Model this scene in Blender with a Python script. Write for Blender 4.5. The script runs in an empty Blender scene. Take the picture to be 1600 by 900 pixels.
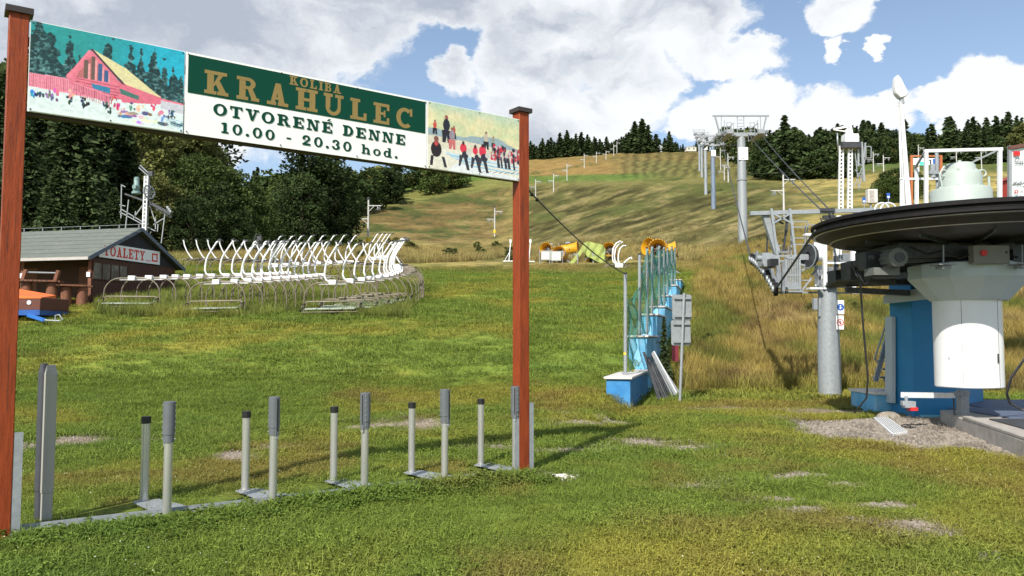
import bpy, math, random
import numpy as np
from mathutils import Vector, Matrix
random.seed(7); rng = np.random.default_rng(7)
R = math.radians
S_ = bpy.context.scene
COL = S_.collection
# ---------------------------------------------------------------- camera
FPX = 1260.0; PITCH = math.atan(76/1260.0); CAMZ = 1.6
cam_d = bpy.data.cameras.new('camera'); cam = bpy.data.objects.new('camera', cam_d); COL.objects.link(cam)
cam.location = (0, 0, CAMZ); cam.rotation_euler = (R(90)+PITCH, 0, 0)
cam_d.sensor_width = 36; cam_d.lens = FPX/1600*36; cam_d.clip_start = .05; cam_d.clip_end = 5000
S_.camera = cam
# ---------------------------------------------------------------- colour management
S_.view_settings.view_transform = 'Standard'; S_.view_settings.look = 'None'
S_.view_settings.exposure = 0.55; S_.view_settings.gamma = 1
# ---------------------------------------------------------------- sun and sky
SUN_EL = R(39); SUN_V = Vector((-2.1, -4.8, 0)).normalized()      # horizontal direction towards the sun
sd = bpy.data.lights.new('sun', 'SUN'); sd.energy = 4.2; sd.angle = R(.55); sd.color = (1, .945, .86)
sun = bpy.data.objects.new('sun', sd); COL.objects.link(sun)
tosun = Vector((SUN_V.x*math.cos(SUN_EL), SUN_V.y*math.cos(SUN_EL), math.sin(SUN_EL)))
sun.rotation_euler = (-tosun).to_track_quat('-Z', 'Y').to_euler(); sun.location = (-20, -40, 60)
W = bpy.data.worlds.new('World'); S_.world = W; W.use_nodes = True
nt = W.node_tree; nt.nodes.clear()
def N(t, **k):
    n = nt.nodes.new(t)
    for a, b in k.items(): setattr(n, a, b)
    return n
def L(a, b): nt.links.new(a, b)
def MA(op, a, b=None, c=None, clamp=False):
    n = N('ShaderNodeMath', operation=op); n.use_clamp = clamp
    for i, x in enumerate((a, b, c)):
        if x is None: continue
        if isinstance(x, (int, float)): n.inputs[i].default_value = x
        else: L(x, n.inputs[i])
    return n.outputs[0]
sky = N('ShaderNodeTexSky'); sky.sky_type = 'NISHITA'; sky.sun_disc = False
sky.sun_elevation = SUN_EL; sky.sun_rotation = math.atan2(SUN_V.x, SUN_V.y)
sky.altitude = 900; sky.air_density = 1.0; sky.dust_density = .6; sky.ozone_density = 1.4
tc = N('ShaderNodeTexCoord'); D = tc.outputs['Generated']
def px_dir(px, py):
    c, s = math.cos(PITCH), math.sin(PITCH); x = (px-800)/FPX; y = (450-py)/FPX
    return Vector((x, c-y*s, s+y*c)).normalized()
def noise(scale, detail=8, rough=.55, vec=D, dist=0, mul=(1, 1, 1.5), off=(0, 0, 0)):
    m = N('ShaderNodeMapping'); L(vec, m.inputs[0]); m.inputs['Scale'].default_value = mul; m.inputs['Location'].default_value = off
    n = N('ShaderNodeTexNoise'); L(m.outputs[0], n.inputs['Vector']); n.inputs['Scale'].default_value = scale
    n.inputs['Detail'].default_value = detail; n.inputs['Roughness'].default_value = rough; n.inputs['Distortion'].default_value = dist
    return n
warp = noise(4.5, 6, .62)
wv = N('ShaderNodeVectorMath', operation='SUBTRACT'); L(warp.outputs['Color'], wv.inputs[0]); wv.inputs[1].default_value = (.5, .5, .5)
ws = N('ShaderNodeVectorMath', operation='SCALE'); L(wv.outputs[0], ws.inputs[0]); ws.inputs[3].default_value = .15
wa = N('ShaderNodeVectorMath', operation='ADD'); L(D, wa.inputs[0]); L(ws.outputs[0], wa.inputs[1])
DW = wa.outputs[0]
def blobs(lst):
    acc = None
    for (px, py, rx, ry) in lst:
        c = px_dir(px, py)
        s = N('ShaderNodeVectorMath', operation='SUBTRACT'); L(DW, s.inputs[0]); s.inputs[1].default_value = c
        m = N('ShaderNodeVectorMath', operation='MULTIPLY'); L(s.outputs[0], m.inputs[0]); m.inputs[1].default_value = (FPX/rx, FPX/rx, FPX/ry)
        l = N('ShaderNodeVectorMath', operation='LENGTH'); L(m.outputs[0], l.inputs[0])
        v = MA('SUBTRACT', 1.0, l.outputs['Value'])
        acc = v if acc is None else MA('SMOOTH_MAX', acc, v, .16)
    return acc
cl = blobs([(40, 70, 330, 190), (330, 60, 300, 190), (540, 10, 140, 70), (500, 180, 150, 64), (700, 118, 56, 34), (-100, 160, 200, 160), (670, -20, 110, 60), (760, -30, 120, 50),
            (835, 75, 90, 95), (950, 50, 130, 95), (1070, 50, 130, 62), (1150, 95, 80, 36), (860, 175, 120, 95), (960, 205, 90, 50), (1015, 135, 62, 60), (985, 165, 60, 60),
            (1105, 205, 62, 45), (1175, 185, 75, 62), (1270, 188, 85, 52), (1350, 190, 60, 34), (1315, 10, 42, 62), (1308, 78, 17, 42), (1365, 85, 14, 22),
            (1525, 172, 62, 48), (1580, 185, 90, 40), (1588, 140, 28, 20), (1450, 172, 55, 26)])
n1 = noise(7, 12, .58, DW, .2)
n2 = noise(2.2, 6, .55, DW, 0, off=(3, 1, 5))
# elsewhere on the sky the same scattered cumulus goes on
yfront = N('ShaderNodeSeparateXYZ'); L(D, yfront.inputs[0])
front = N('ShaderNodeMapRange'); L(yfront.outputs[1], front.inputs[0]); front.inputs[1].default_value = .55; front.inputs[2].default_value = .8
gen = MA('MULTIPLY', MA('SUBTRACT', n2.outputs['Fac'], .5), 3.2)
genb = MA('SUBTRACT', gen, MA('MULTIPLY', front.outputs[0], .95))
dens = MA('SMOOTH_MAX', cl, genb, .2)
dens = MA('ADD', dens, MA('MULTIPLY', MA('SUBTRACT', n1.outputs['Fac'], .5), 1.7))
msk = N('ShaderNodeMapRange', interpolation_type='SMOOTHSTEP'); L(dens, msk.inputs[0]); msk.inputs[1].default_value = .02; msk.inputs[2].default_value = .24
# grey undersides
gb = blobs([(330, 40, 420, 120), (640, 60, 260, 130), (60, 90, 260, 90), (870, 20, 130, 40), (930, 110, 120, 45), (1110, 20, 160, 50), (800, 210, 150, 50), (560, 150, 200, 60)])
n3 = noise(9, 10, .62, DW, .3, off=(9, 4, 2))
gs = MA('ADD', MA('MULTIPLY', gb, .8), MA('MULTIPLY', MA('SUBTRACT', n3.outputs['Fac'], .48), 2.4))
gm = N('ShaderNodeMapRange', interpolation_type='SMOOTHSTEP'); L(gs, gm.inputs[0]); gm.inputs[1].default_value = -.3; gm.inputs[2].default_value = .95
gd = N('ShaderNodeMapRange'); L(dens, gd.inputs[0]); gd.inputs[1].default_value = .05; gd.inputs[2].default_value = .6
gf = MA('MULTIPLY', gm.outputs[0], gd.outputs[0])
ccol = N('ShaderNodeMix', data_type='RGBA'); L(gf, ccol.inputs[0]); ccol.inputs[6].default_value = (6.9, 7.05, 7.2, 1); ccol.inputs[7].default_value = (3.3, 3.65, 4.3, 1)
# thin veil makes the blue paler as in the photograph
hz = N('ShaderNodeMapRange'); L(yfront.outputs[2], hz.inputs[0]); hz.inputs[1].default_value = .02; hz.inputs[2].default_value = .45; hz.inputs[3].default_value = .34; hz.inputs[4].default_value = .10
veil = N('ShaderNodeMix', data_type='RGBA'); L(hz.outputs[0], veil.inputs[0]); L(sky.outputs[0], veil.inputs[6]); veil.inputs[7].default_value = (5.2, 6.4, 7.6, 1)
mx = N('ShaderNodeMix', data_type='RGBA'); L(MA('MULTIPLY', msk.outputs[0], .97), mx.inputs[0]); L(veil.outputs[2], mx.inputs[6]); L(ccol.outputs[2], mx.inputs[7])
bg = N('ShaderNodeBackground'); L(mx.outputs[2], bg.inputs[0]); bg.inputs[1].default_value = .1
wo = N('ShaderNodeOutputWorld'); L(bg.outputs[0], wo.inputs[0])

# ---------------------------------------------------------------- projection helpers
_c, _s = math.cos(PITCH), math.sin(PITCH)
def P(px, py, Y):
    "point at depth Y seen at pixel (px, py) of the 1600 x 900 photograph"
    x = (px-800)/FPX; y = (450-py)/FPX; k = Y/(_c-y*_s)
    return Vector((x*k, Y, CAMZ+(_s+y*_c)*k))
def proj(X, Y, Z):
    dz = Z-CAMZ; zc = Y*_c+dz*_s; yc = -Y*_s+dz*_c
    zc = np.where(zc < .3, .3, zc)
    return 800+FPX*X/zc, 450-FPX*yc/zc
# ---------------------------------------------------------------- terrain height
YR = np.array([0, 10, 14, 18, 22, 26, 30, 36, 45, 55, 65, 80, 100, 130, 170, 220, 300, 400, 520, 700, 1200.])
Lb = [0, 0, .1, .45, 1.25, 1.85, 2.46, 3.4, 4.7, 6.0, 7.4, 9.4, 12.2, 16.0]
TL = {-900: Lb+[20, 27, 40, 55, 75, 78, 78], 0: Lb+[21, 29, 42, 62, 88, 88, 88], 450: Lb+[22.0, 30.5, 47, 70, 98, 97, 96],
      600: Lb+[22.6, 31, 50, 75, 107, 104, 100], 770: Lb[:11]+[9.2, 11.6, 15.2, 20.6, 28.5, 48, 78, 115, 111, 105],
      880: Lb[:10]+[7.5, 9.3, 11.8, 16, 23.7, 35, 55.4, 83.5, 119, 115, 108], 1000: Lb[:10]+[7.6, 9.7, 12.5, 18.2, 27.4, 40, 61, 88.6, 121.7, 117, 110]}
TR = {1060: [0, 0, .03, .06, .15, .9, 1.8, 3.4, 5.2, 6.7, 8.2, 10.6, 14, 20.5, 30, 43, 64, 91, 123, 119, 112],
      1110: [0, 0, .03, .06, .15, .9, 1.8, 3.5, 5.3, 6.9, 8.6, 11, 15, 22.3, 33, 46, 67.5, 93.7, 125, 121, 114],
      1160: [0, 0, .03, .06, .15, .95, 1.85, 3.5, 5.4, 7.3, 9.3, 12.1, 16.8, 23.9, 33.7, 46, 67, 93, 124, 121, 114],
      1250: [0, 0, .03, .06, .15, 1.1, 2.1, 3.6, 5.6, 7.8, 9.8, 12.7, 16.5, 22.9, 32, 44, 63.7, 89, 119.6, 118, 114],
      1400: [0, 0, .03, .06, .15, 1.1, 2.1, 3.6, 5.6, 7.7, 9.6, 12.5, 16.7, 23.4, 33.2, 46, 66, 90, 120, 118, 114],
      1600: [0, 0, .03, .06, .15, 1.1, 2.1, 3.6, 5.6, 7.7, 9.6, 12.5, 16.7, 23.4, 33.2, 46, 66, 90, 120, 118, 114],
      2400: [0, 0, .03, .06, .15, 1.1, 2.1, 3.6, 5.6, 7.7, 9.6, 12.5, 16.7, 23.4, 33.2, 46, 66, 90, 120, 118, 114]}
TG = np.linspace(math.log(10), math.log(1210), 420); UG = np.linspace(-1.35, 1.27, 262)
def _mk(T):
    ks = sorted(T); us = [(k-800)/FPX for k in ks]
    yy = np.exp(TG)-10
    cols = np.array([np.interp(yy, YR, T[k]) for k in ks])
    g = np.array([np.interp(UG, us, cols[:, j]) for j in range(len(TG))])
    for _ in range(3):
        g[1:-1] = (g[:-2]+2*g[1:-1]+g[2:])/4
        g[:, 1:-1] = (g[:, :-2]+2*g[:, 1:-1]+g[:, 2:])/4
    for _ in range(3):
        g[:, 3:-3] = (g[:, :-6]+g[:, 1:-5]+g[:, 2:-4]+g[:, 3:-3]+g[:, 4:-2]+g[:, 5:-1]+g[:, 6:])/7
    return g
GLt, GRt = _mk(TL), _mk(TR)
def _samp(g, u, t):
    fu = np.clip((u-UG[0])/(UG[1]-UG[0]), 0, len(UG)-1.001); ft = np.clip((t-TG[0])/(TG[1]-TG[0]), 0, len(TG)-1.001)
    iu = fu.astype(int); it = ft.astype(int); a = fu-iu; b = ft-it
    return (g[it, iu]*(1-a)*(1-b)+g[it, iu+1]*a*(1-b)+g[it+1, iu]*(1-a)*b+g[it+1, iu+1]*a*b)
def sst(x, a, b):
    t = np.clip((x-a)/(b-a), 0, 1); return t*t*(3-2*t)
WX0, WY0, WK = 2.32, 17.3, .265                                    # centre line of the blue retaining wall
def G(X, Y):
    X = np.asarray(X, float); Y = np.asarray(Y, float)
    Yc = np.maximum(Y, .5); t = np.log(np.maximum(Y, 0)+10); u = X/Yc
    l = _samp(GLt, u, t); r = _samp(GRt, u, t)
    d = X-(WX0+WK*(Y-WY0)); w = .22+np.maximum(Y-36, 0)*.35
    k = sst(d, -w, w); z = l*(1-k)+r*k
    z = z*sst(Y, 9, 13)
    a = sst(Y, 14, 40)*.10+sst(Y, 60, 200)*.5
    z = z+a*(np.sin(X*.23+1.3*np.sin(Y*.11))*.5+np.sin(Y*.31+X*.13)*.35+np.sin(X*.71-Y*.43)*.2)
    return z
def g1(X, Y): return float(G(X, Y))
def on(px, Y, dz=0):
    "ground point under pixel column px at depth Y"
    X = (px-800)/FPX*Y
    for _ in range(3):
        z = g1(X, Y); X = (px-800)/FPX*(Y*_c+(z-CAMZ)*_s)
    return Vector((X, Y, z+dz))
def flat(px, py, z=0.0):
    "point of the level z seen at a pixel"
    a = P(px, py, 1.0)-Vector((0, 0, CAMZ)); k = (z-CAMZ)/a.z
    return Vector((a.x*k, a.y*k, z))
# ---------------------------------------------------------------- materials
MATS = {}
def M(name, col, rough=.6, metal=0., var=.12, scale=6., bump=0., bscale=60., stretch=(1, 1, 1), col2=None, amt2=.5, s2=3., spec=.5):
    if name in MATS: return MATS[name]
    m = bpy.data.materials.new(name); m.use_nodes = True; t = m.node_tree; b = t.nodes['Principled BSDF']
    def nn(k): return t.nodes.new(k)
    tcn = nn('ShaderNodeTexCoord'); mp = nn('ShaderNodeMapping'); t.links.new(tcn.outputs['Object'], mp.inputs[0]); mp.inputs['Scale'].default_value = stretch
    ns = nn('ShaderNodeTexNoise'); t.links.new(mp.outputs[0], ns.inputs['Vector']); ns.inputs['Scale'].default_value = scale; ns.inputs['Detail'].default_value = 7; ns.inputs['Roughness'].default_value = .62
    mr = nn('ShaderNodeMapRange'); t.links.new(ns.outputs['Fac'], mr.inputs[0]); mr.inputs[1].default_value = .3; mr.inputs[2].default_value = .7; mr.inputs[3].default_value = 1-var; mr.inputs[4].default_value = 1+var
    mm = nn('ShaderNodeVectorMath'); mm.operation = 'SCALE'; mm.inputs[0].default_value = col[:3]; t.links.new(mr.outputs[0], mm.inputs[3])
    out = mm.outputs[0]
    if col2:
        n2 = nn('ShaderNodeTexNoise'); t.links.new(mp.outputs[0], n2.inputs['Vector']); n2.inputs['Scale'].default_value = s2; n2.inputs['Detail'].default_value = 9; n2.inputs['Roughness'].default_value = .65
        r2 = nn('ShaderNodeMapRange'); t.links.new(n2.outputs['Fac'], r2.inputs[0]); r2.inputs[1].default_value = .5; r2.inputs[2].default_value = .68; r2.inputs[4].default_value = amt2
        x = nn('ShaderNodeMix'); x.data_type = 'RGBA'; t.links.new(r2.outputs[0], x.inputs[0]); t.links.new(out, x.inputs[6]); x.inputs[7].default_value = (*col2, 1); out = x.outputs[2]
    t.links.new(out, b.inputs['Base Color'])
    rr = nn('ShaderNodeMapRange'); t.links.new(ns.outputs['Fac'], rr.inputs[0]); rr.inputs[3].default_value = max(.05, rough-.12); rr.inputs[4].default_value = min(1, rough+.12)
    t.links.new(rr.outputs[0], b.inputs['Roughness']); b.inputs['Metallic'].default_value = metal; b.inputs['Specular IOR Level'].default_value = spec
    if bump:
        nb = nn('ShaderNodeTexNoise'); t.links.new(mp.outputs[0], nb.inputs['Vector']); nb.inputs['Scale'].default_value = bscale; nb.inputs['Detail'].default_value = 5
        bp = nn('ShaderNodeBump'); bp.inputs['Strength'].default_value = bump; bp.inputs['Distance'].default_value = .01; t.links.new(nb.outputs['Fac'], bp.inputs['Height']); t.links.new(bp.outputs[0], b.inputs['Normal'])
    MATS[name] = m; return m
stain = M('stained_wood', (.25, .046, .012), .5, 0, .3, 7, .35, 40, (6, 6, .5), (.11, .02, .008), .8, 5, .25)
capm = M('dark_cap', (.035, .026, .024), .45, 0, .2, 9)
beamm = M('dark_beam', (.05, .03, .018), .7, 0, .25, 9, .3, 60, (3, 3, 3))
galv = M('galvanised', (.29, .315, .33), .5, .2, .14, 14, .12, 90, (1, 1, 1), (.38, .40, .41), .5, 22)
galvd = M('galvanised_dull', (.27, .29, .30), .6, .15, .16, 10, .1, 60, (1, 1, 1), (.36, .37, .37), .5, 9)
steel = M('brushed_steel', (.64, .63, .61), .28, .72, .05, 9, 0, 120, (1, 1, .1))
sleeve = M('grey_plastic_sleeve', (.115, .125, .135), .48, 0, .08, 12, .05, 200)
blackp = M('black_plastic', (.014, .014, .015), .42, 0, .2, 12)
rubber = M('black_rubber', (.007, .0065, .007), .65, 0, .25, 5, .2, 90, (1, 1, 1), (.018, .014, .014), .6, 6, .25)
white = M('white_paint', (.80, .80, .80), .42, 0, .05, 5, .0, 30, (1, 1, 1), (.62, .61, .58), .4, 5)
whitem = M('white_metal', (.72, .73, .74), .4, .0, .06, 6, 0, 30, (1, 1, 1), (.5, .5, .49), .45, 7)
offw = M('pale_grey_green_paint', (.40, .46, .42), .42, 0, .05, 4, .05, 30, (1, 1, 1), (.32, .36, .32), .35, 3)
greyb = M('blue_grey_concrete', (.44, .50, .52), .55, 0, .06, 3, .15, 60, (1, 1, 1), (.50, .53, .48), .5, 2)
whitec = M('white_cabinet', (.78, .79, .79), .35, 0, .04, 4, 0, 30, (1, 1, .4), (.68, .68, .66), .4, 3)
bluew = M('blue_render', (.030, .20, .46), .75, 0, .14, 5, .4, 90, (1, 1, 1), (.10, .30, .50), .55, 2.6)
bluel = M('light_blue_render', (.13, .42, .66), .78, 0, .14, 4, .4, 80, (1, 1, .6), (.38, .58, .70), .6, 3)
bluec = M('column_blue', (.022, .21, .43), .6, 0, .08, 3, .3, 120, (1, 1, 1), (.03, .22, .42), .5, 2)
conc = M('concrete', (.40, .37, .33), .85, 0, .18, 5, .5, 60, (1, 1, 1), (.22, .20, .18), .6, 4)
slab = M('pale_slab', (.62, .59, .55), .8, 0, .12, 6, .3, 60, (1, 1, 1), (.40, .37, .33), .5, 4)
yellow = M('snow_gun_yellow', (.60, .31, .012), .45, 0, .2, 5, 0, 30, (1, 1, 1), (.5, .25, .02), .4, 5)
yelp = M('yellow_pad', (.80, .55, .02), .5)
orange = M('orange_tarp', (.82, .17, .03), .5, 0, .08, 4)
bluep = M('trailer_blue', (.02, .10, .36), .4, 0, .15, 6, 0, 30, (1, 1, 1), (.01, .03, .12), .5, 3)
brownt = M('dark_brown_panel', (.11, .03, .018), .6, 0, .15, 6)
tarp = M('lime_tarpaulin', (.29, .34, .085), .55, 0, .14, 3, .3, 9)
roofm = M('green_grey_bitumen', (.13, .145, .125), .9, 0, .14, 6, .5, 40, (1, 1, 1), (.19, .20, .17), .5, 2)
hutw = M('dark_brown_boards', (.075, .028, .016), .75, 0, .28, 4, .4, 30, (5, 5, 1))
hutd = M('tarred_gable', (.022, .022, .026), .8, 0, .2, 5)
logm = M('log_wood', (.17, .065, .032), .75, 0, .3, 6, .5, 40, (2, 2, .7), (.30, .15, .08), .5, 5)
glassd = M('dusty_window', (.10, .09, .08), .22, 0, .4, 2.2, 0, 30, (1, 1, 1), (.30, .27, .22), .6, 2.6)
red = M('red_paint', (.55, .02, .02), .5)
redt = M('red_lettering', (.68, .045, .02), .55)
green = M('dark_green_print', (.002, .052, .032), .75, 0, .05, 3, spec=.15)
gold = M('gold_print', (.25, .172, .05), .6, 0, .06, 3)
printw = M('white_print', (.86, .86, .84), .5, 0, .02, 3)
printblue = M('blue_print', (.02, .10, .42), .5)
printteal = M('teal_print', (.10, .55, .45), .5)
greenmot = M('motor_green', (.17, .27, .25), .5, 0, .12, 6, 0, 30, (1, 1, 1), (.3, .4, .37), .5, 6)
netm = M('teal_net', (.04, .20, .17), .8, 0, .2, 4)
darks = M('dark_steel', (.05, .053, .058), .5, .3, .3, 6, .1, 40, (1, 1, 1), (.11, .11, .11), .5, 6)
midst = M('grey_steel', (.22, .235, .25), .5, .2, .15, 6, .1, 40, (1, 1, 1), (.33, .34, .35), .5, 6)
wirem = M('steel_rope', (.075, .075, .08), .5, .5, .1, 4)
pipem = M('brown_steel_tube', (.20, .165, .12), .5, .2, .2, 6, 0, 30, (1, 1, 1), (.32, .29, .25), .5, 6)
seatm = M('faded_seat', (.33, .38, .30), .6, 0, .15, 5, .1, 40, (1, 1, 1), (.45, .48, .42), .6, 5)
stonem = M('pale_stone', (.27, .235, .195), .9, 0, .25, 9, .4, 60)
stonew = M('white_stone', (.66, .62, .55), .9, 0, .2, 9, .4, 60)
matb = M('blue_grey_mat', (.10, .13, .20), .7, 0, .12, 4, .3, 50, (1, 1, 1), (.06, .07, .09), .5, 2)
bark = M('bark', (.07, .05, .035), .9, 0, .3, 3, .6, 20, (2, 2, .5))
# ---------------------------------------------------------------- mesh builder
class MB:
    def __init__(s): s.v = []; s.f = []
    def add(s, vs, fs):
        o = len(s.v); s.v += [tuple(p) for p in vs]; s.f += [tuple(i+o for i in f) for f in fs]; return s
    def box(s, c, d, rot=None, rz=0, taper=1.):
        c = Vector(c); hx, hy, hz = d[0]/2, d[1]/2, d[2]/2
        vs = [Vector((x*hx*(taper if z > 0 else 1), y*hy*(taper if z > 0 else 1), z*hz)) for z in (-1, 1) for x, y in ((-1, -1), (1, -1), (1, 1), (-1, 1))]
        Rm = rot if rot is not None else Matrix.Rotation(rz, 3, 'Z')
        return s.add([c+Rm@v for v in vs], [(3, 2, 1, 0), (4, 5, 6, 7), (0, 1, 5, 4), (1, 2, 6, 5), (2, 3, 7, 6), (3, 0, 4, 7)])
    def bar(s, a, b, w, h=None, up=(0, 0, 1)):
        a = Vector(a); b = Vector(b); h = h or w; d = b-a; l = d.length
        if l < 1e-6: return s
        d.normalize(); up = Vector(up)
        if abs(d.dot(up)) > .98: up = Vector((0, 1, 0))
        x = d.cross(up).normalized(); z = x.cross(d).normalized()
        return s.box((a+b)/2, (w, l, h), Matrix((x, d, z)).transposed())
    def tube(s, pts, r, n=8, cap=True):
        pts = [Vector(p) for p in pts]; m = len(pts); rs = r if isinstance(r, (list, tuple)) else [r]*m
        t0 = (pts[1]-pts[0]).normalized(); a = Vector((0, 0, 1)) if abs(t0.z) < .9 else Vector((1, 0, 0))
        u = t0.cross(a).normalized(); vs = []
        for i in range(m):
            t = (pts[min(i+1, m-1)]-pts[max(i-1, 0)]).normalized()
            u = (u-t*u.dot(t)).normalized(); w = t.cross(u)
            vs += [pts[i]+(u*math.cos(2*math.pi*k/n)+w*math.sin(2*math.pi*k/n))*rs[i] for k in range(n)]
        fs = [(i*n+k, i*n+(k+1) % n, (i+1)*n+(k+1) % n, (i+1)*n+k) for i in range(m-1) for k in range(n)]
        if cap: fs += [tuple(range(n-1, -1, -1)), tuple((m-1)*n+k for k in range(n))]
        return s.add(vs, fs)
    def lathe(s, c, prof, n=32, a0=0, rot=None, sq=(1, 1)):
        c = Vector(c); m = len(prof); Rm = rot if rot is not None else Matrix.Identity(3)
        vs = [c+Rm@Vector((r*math.cos(a0+2*math.pi*k/n)*sq[0], r*math.sin(a0+2*math.pi*k/n)*sq[1], z)) for r, z in prof for k in range(n)]
        return s.add(vs, [(i*n+k, i*n+(k+1) % n, (i+1)*n+(k+1) % n, (i+1)*n+k) for i in range(m-1) for k in range(n)])
    def disc(s, c, ax, r, t, n=20, hole=0):
        c = Vector(c); ax = Vector(ax).normalized(); q = ax.to_track_quat('Z', 'Y').to_matrix()
        if hole: return s.lathe(c, [(hole, -t/2), (r, -t/2), (r, t/2), (hole, t/2), (hole, -t/2)], n, rot=q)
        return s.lathe(c, [(.0005, -t/2), (r, -t/2), (r, t/2), (.0005, t/2)], n, rot=q)
    def prism(s, poly, z0, z1, f=None):
        n = len(poly); f = f or (lambda x, y, z: (x, y, z))
        vs = [f(x, y, z0) for x, y in poly]+[f(x, y, z1) for x, y in poly]
        return s.add(vs, [tuple(range(n-1, -1, -1)), tuple(range(n, 2*n))]+[(i, (i+1) % n, n+(i+1) % n, n+i) for i in range(n)])
    def sph(s, c, r, n=12, m=7, sc=(1, 1, 1)):
        c = Vector(c); prof = [(max(.0005, math.sin(math.pi*i/m))*r, -math.cos(math.pi*i/m)*r) for i in range(m+1)]
        vs = [c+Vector((a*math.cos(2*math.pi*k/n)*sc[0], a*math.sin(2*math.pi*k/n)*sc[1], z*sc[2])) for a, z in prof for k in range(n)]
        return s.add(vs, [(i*n+k, i*n+(k+1) % n, (i+1)*n+(k+1) % n, (i+1)*n+k) for i in range(m) for k in range(n)])
    def build(s, name, mat, parent=None, label=None, cat=None, group=None, kind=None, smooth=True, bevel=0, loc=None):
        org = Vector((0, 0, 0))
        p = parent
        while p is not None: org += p.location; p = p.parent
        if loc is not None: org = org+Vector(loc)
        me = bpy.data.meshes.new(name); me.from_pydata([(x-org.x, y-org.y, z-org.z) for x, y, z in s.v], [], s.f)
        if isinstance(mat, str): mat = MATS[mat]
        me.materials.append(mat)
        if smooth:
            me.shade_smooth(); me.set_sharp_from_angle(angle=R(38))
        o = bpy.data.objects.new(name, me); COL.objects.link(o)
        if loc is not None: o.location = loc
        if parent is not None: o.parent = parent
        if bevel:
            b = o.modifiers.new('bevel', 'BEVEL'); b.width = bevel; b.segments = 2; b.limit_method = 'ANGLE'
        tag(o, label, cat, group, kind); return o
def tag(o, label=None, cat=None, group=None, kind=None):
    if label: o['label'] = label
    if cat: o['category'] = cat
    if group: o['group'] = group
    if kind: o['kind'] = kind
    return o
def thing(name, label, cat, loc=(0, 0, 0), group=None, rz=0):
    o = bpy.data.objects.new(name, None); COL.objects.link(o); o.location = loc; o.rotation_euler.z = rz
    o.empty_display_size = .2
    return tag(o, label, cat, group)
def dup(root, loc=None, rz=None, label=None, group=None, scale=None, skip=()):
    c = root.copy(); COL.objects.link(c)
    if loc is not None: c.location = loc
    if rz is not None: c.rotation_euler.z = rz
    if scale is not None: c.scale = scale
    if label: c['label'] = label
    if group: c['group'] = group
    for ch in root.children:
        if ch.name.split('.')[0] in skip: continue
        d = ch.copy(); COL.objects.link(d); d.parent = c
        for g in ch.children:
            e = g.copy(); COL.objects.link(e); e.parent = d
    return c
# ================================================================ GROUND
def fbm2(x, y, seed=0, octs=4):
    r = np.random.default_rng(seed); o = np.zeros_like(x); a = 1.; f = 1.
    for _ in range(octs):
        g = r.random((64, 64)); fx = (x*f) % 64; fy = (y*f) % 64; ix = fx.astype(int) % 64; iy = fy.astype(int) % 64
        u = fx-np.floor(fx); v = fy-np.floor(fy); u = u*u*(3-2*u); v = v*v*(3-2*v); jx = (ix+1) % 64; jy = (iy+1) % 64
        o += a*((g[ix, iy]*(1-u)+g[jx, iy]*u)*(1-v)+(g[ix, jy]*(1-u)+g[jx, jy]*u)*v-.5); a *= .5; f *= 2.03
    return o
def inpoly(px, py, poly):
    r = np.zeros(px.shape, bool); n = len(poly)
    for i in range(n):
        x0, y0 = poly[i]; x1, y1 = poly[(i+1) % n]
        if y0 == y1: continue
        c = ((y0 > py) != (y1 > py)) & (px < (x1-x0)*(py-y0)/(y1-y0)+x0); r ^= c
    return r
DIRT = [(128, 689, 42, 9), (30, 698, 36, 6), (372, 713, 34, 8), (650, 664, 62, 9), (880, 662, 40, 6), (1005, 692, 50, 8), (900, 706, 60, 5), (1110, 760, 62, 6),
        (1200, 781, 50, 5), (1250, 797, 45, 6), (1240, 745, 50, 7), (1320, 758, 34, 4), (1330, 815, 24, 6), (1420, 825, 44, 13), (1490, 838, 24, 9), (1545, 868, 22, 10), (1180, 642, 90, 3.5), (1295, 645, 60, 4),
        (868, 747, 36, 5), (420, 700, 30, 4), (760, 700, 40, 4), (240, 690, 30, 4), (560, 668, 30, 4), (950, 662, 30, 4), (1085, 700, 40, 4), (1385, 790, 40, 5), (1130, 640, 60, 3)]
GRAV = [flat(*p) for p in [(1208, 659), (1290, 661), (1372, 657), (1480, 655), (1512, 664), (1610, 694), (1720, 720), (1720, 745), (1605, 724), (1548, 712), (1500, 706), (1430, 707), (1340, 690), (1290, 690), (1240, 676)]]
GRAVP = [(p.x, p.y) for p in GRAV]
MIXC = lambda a, b, k: a*(1-k[..., None])+np.asarray(b)*k[..., None]
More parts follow.
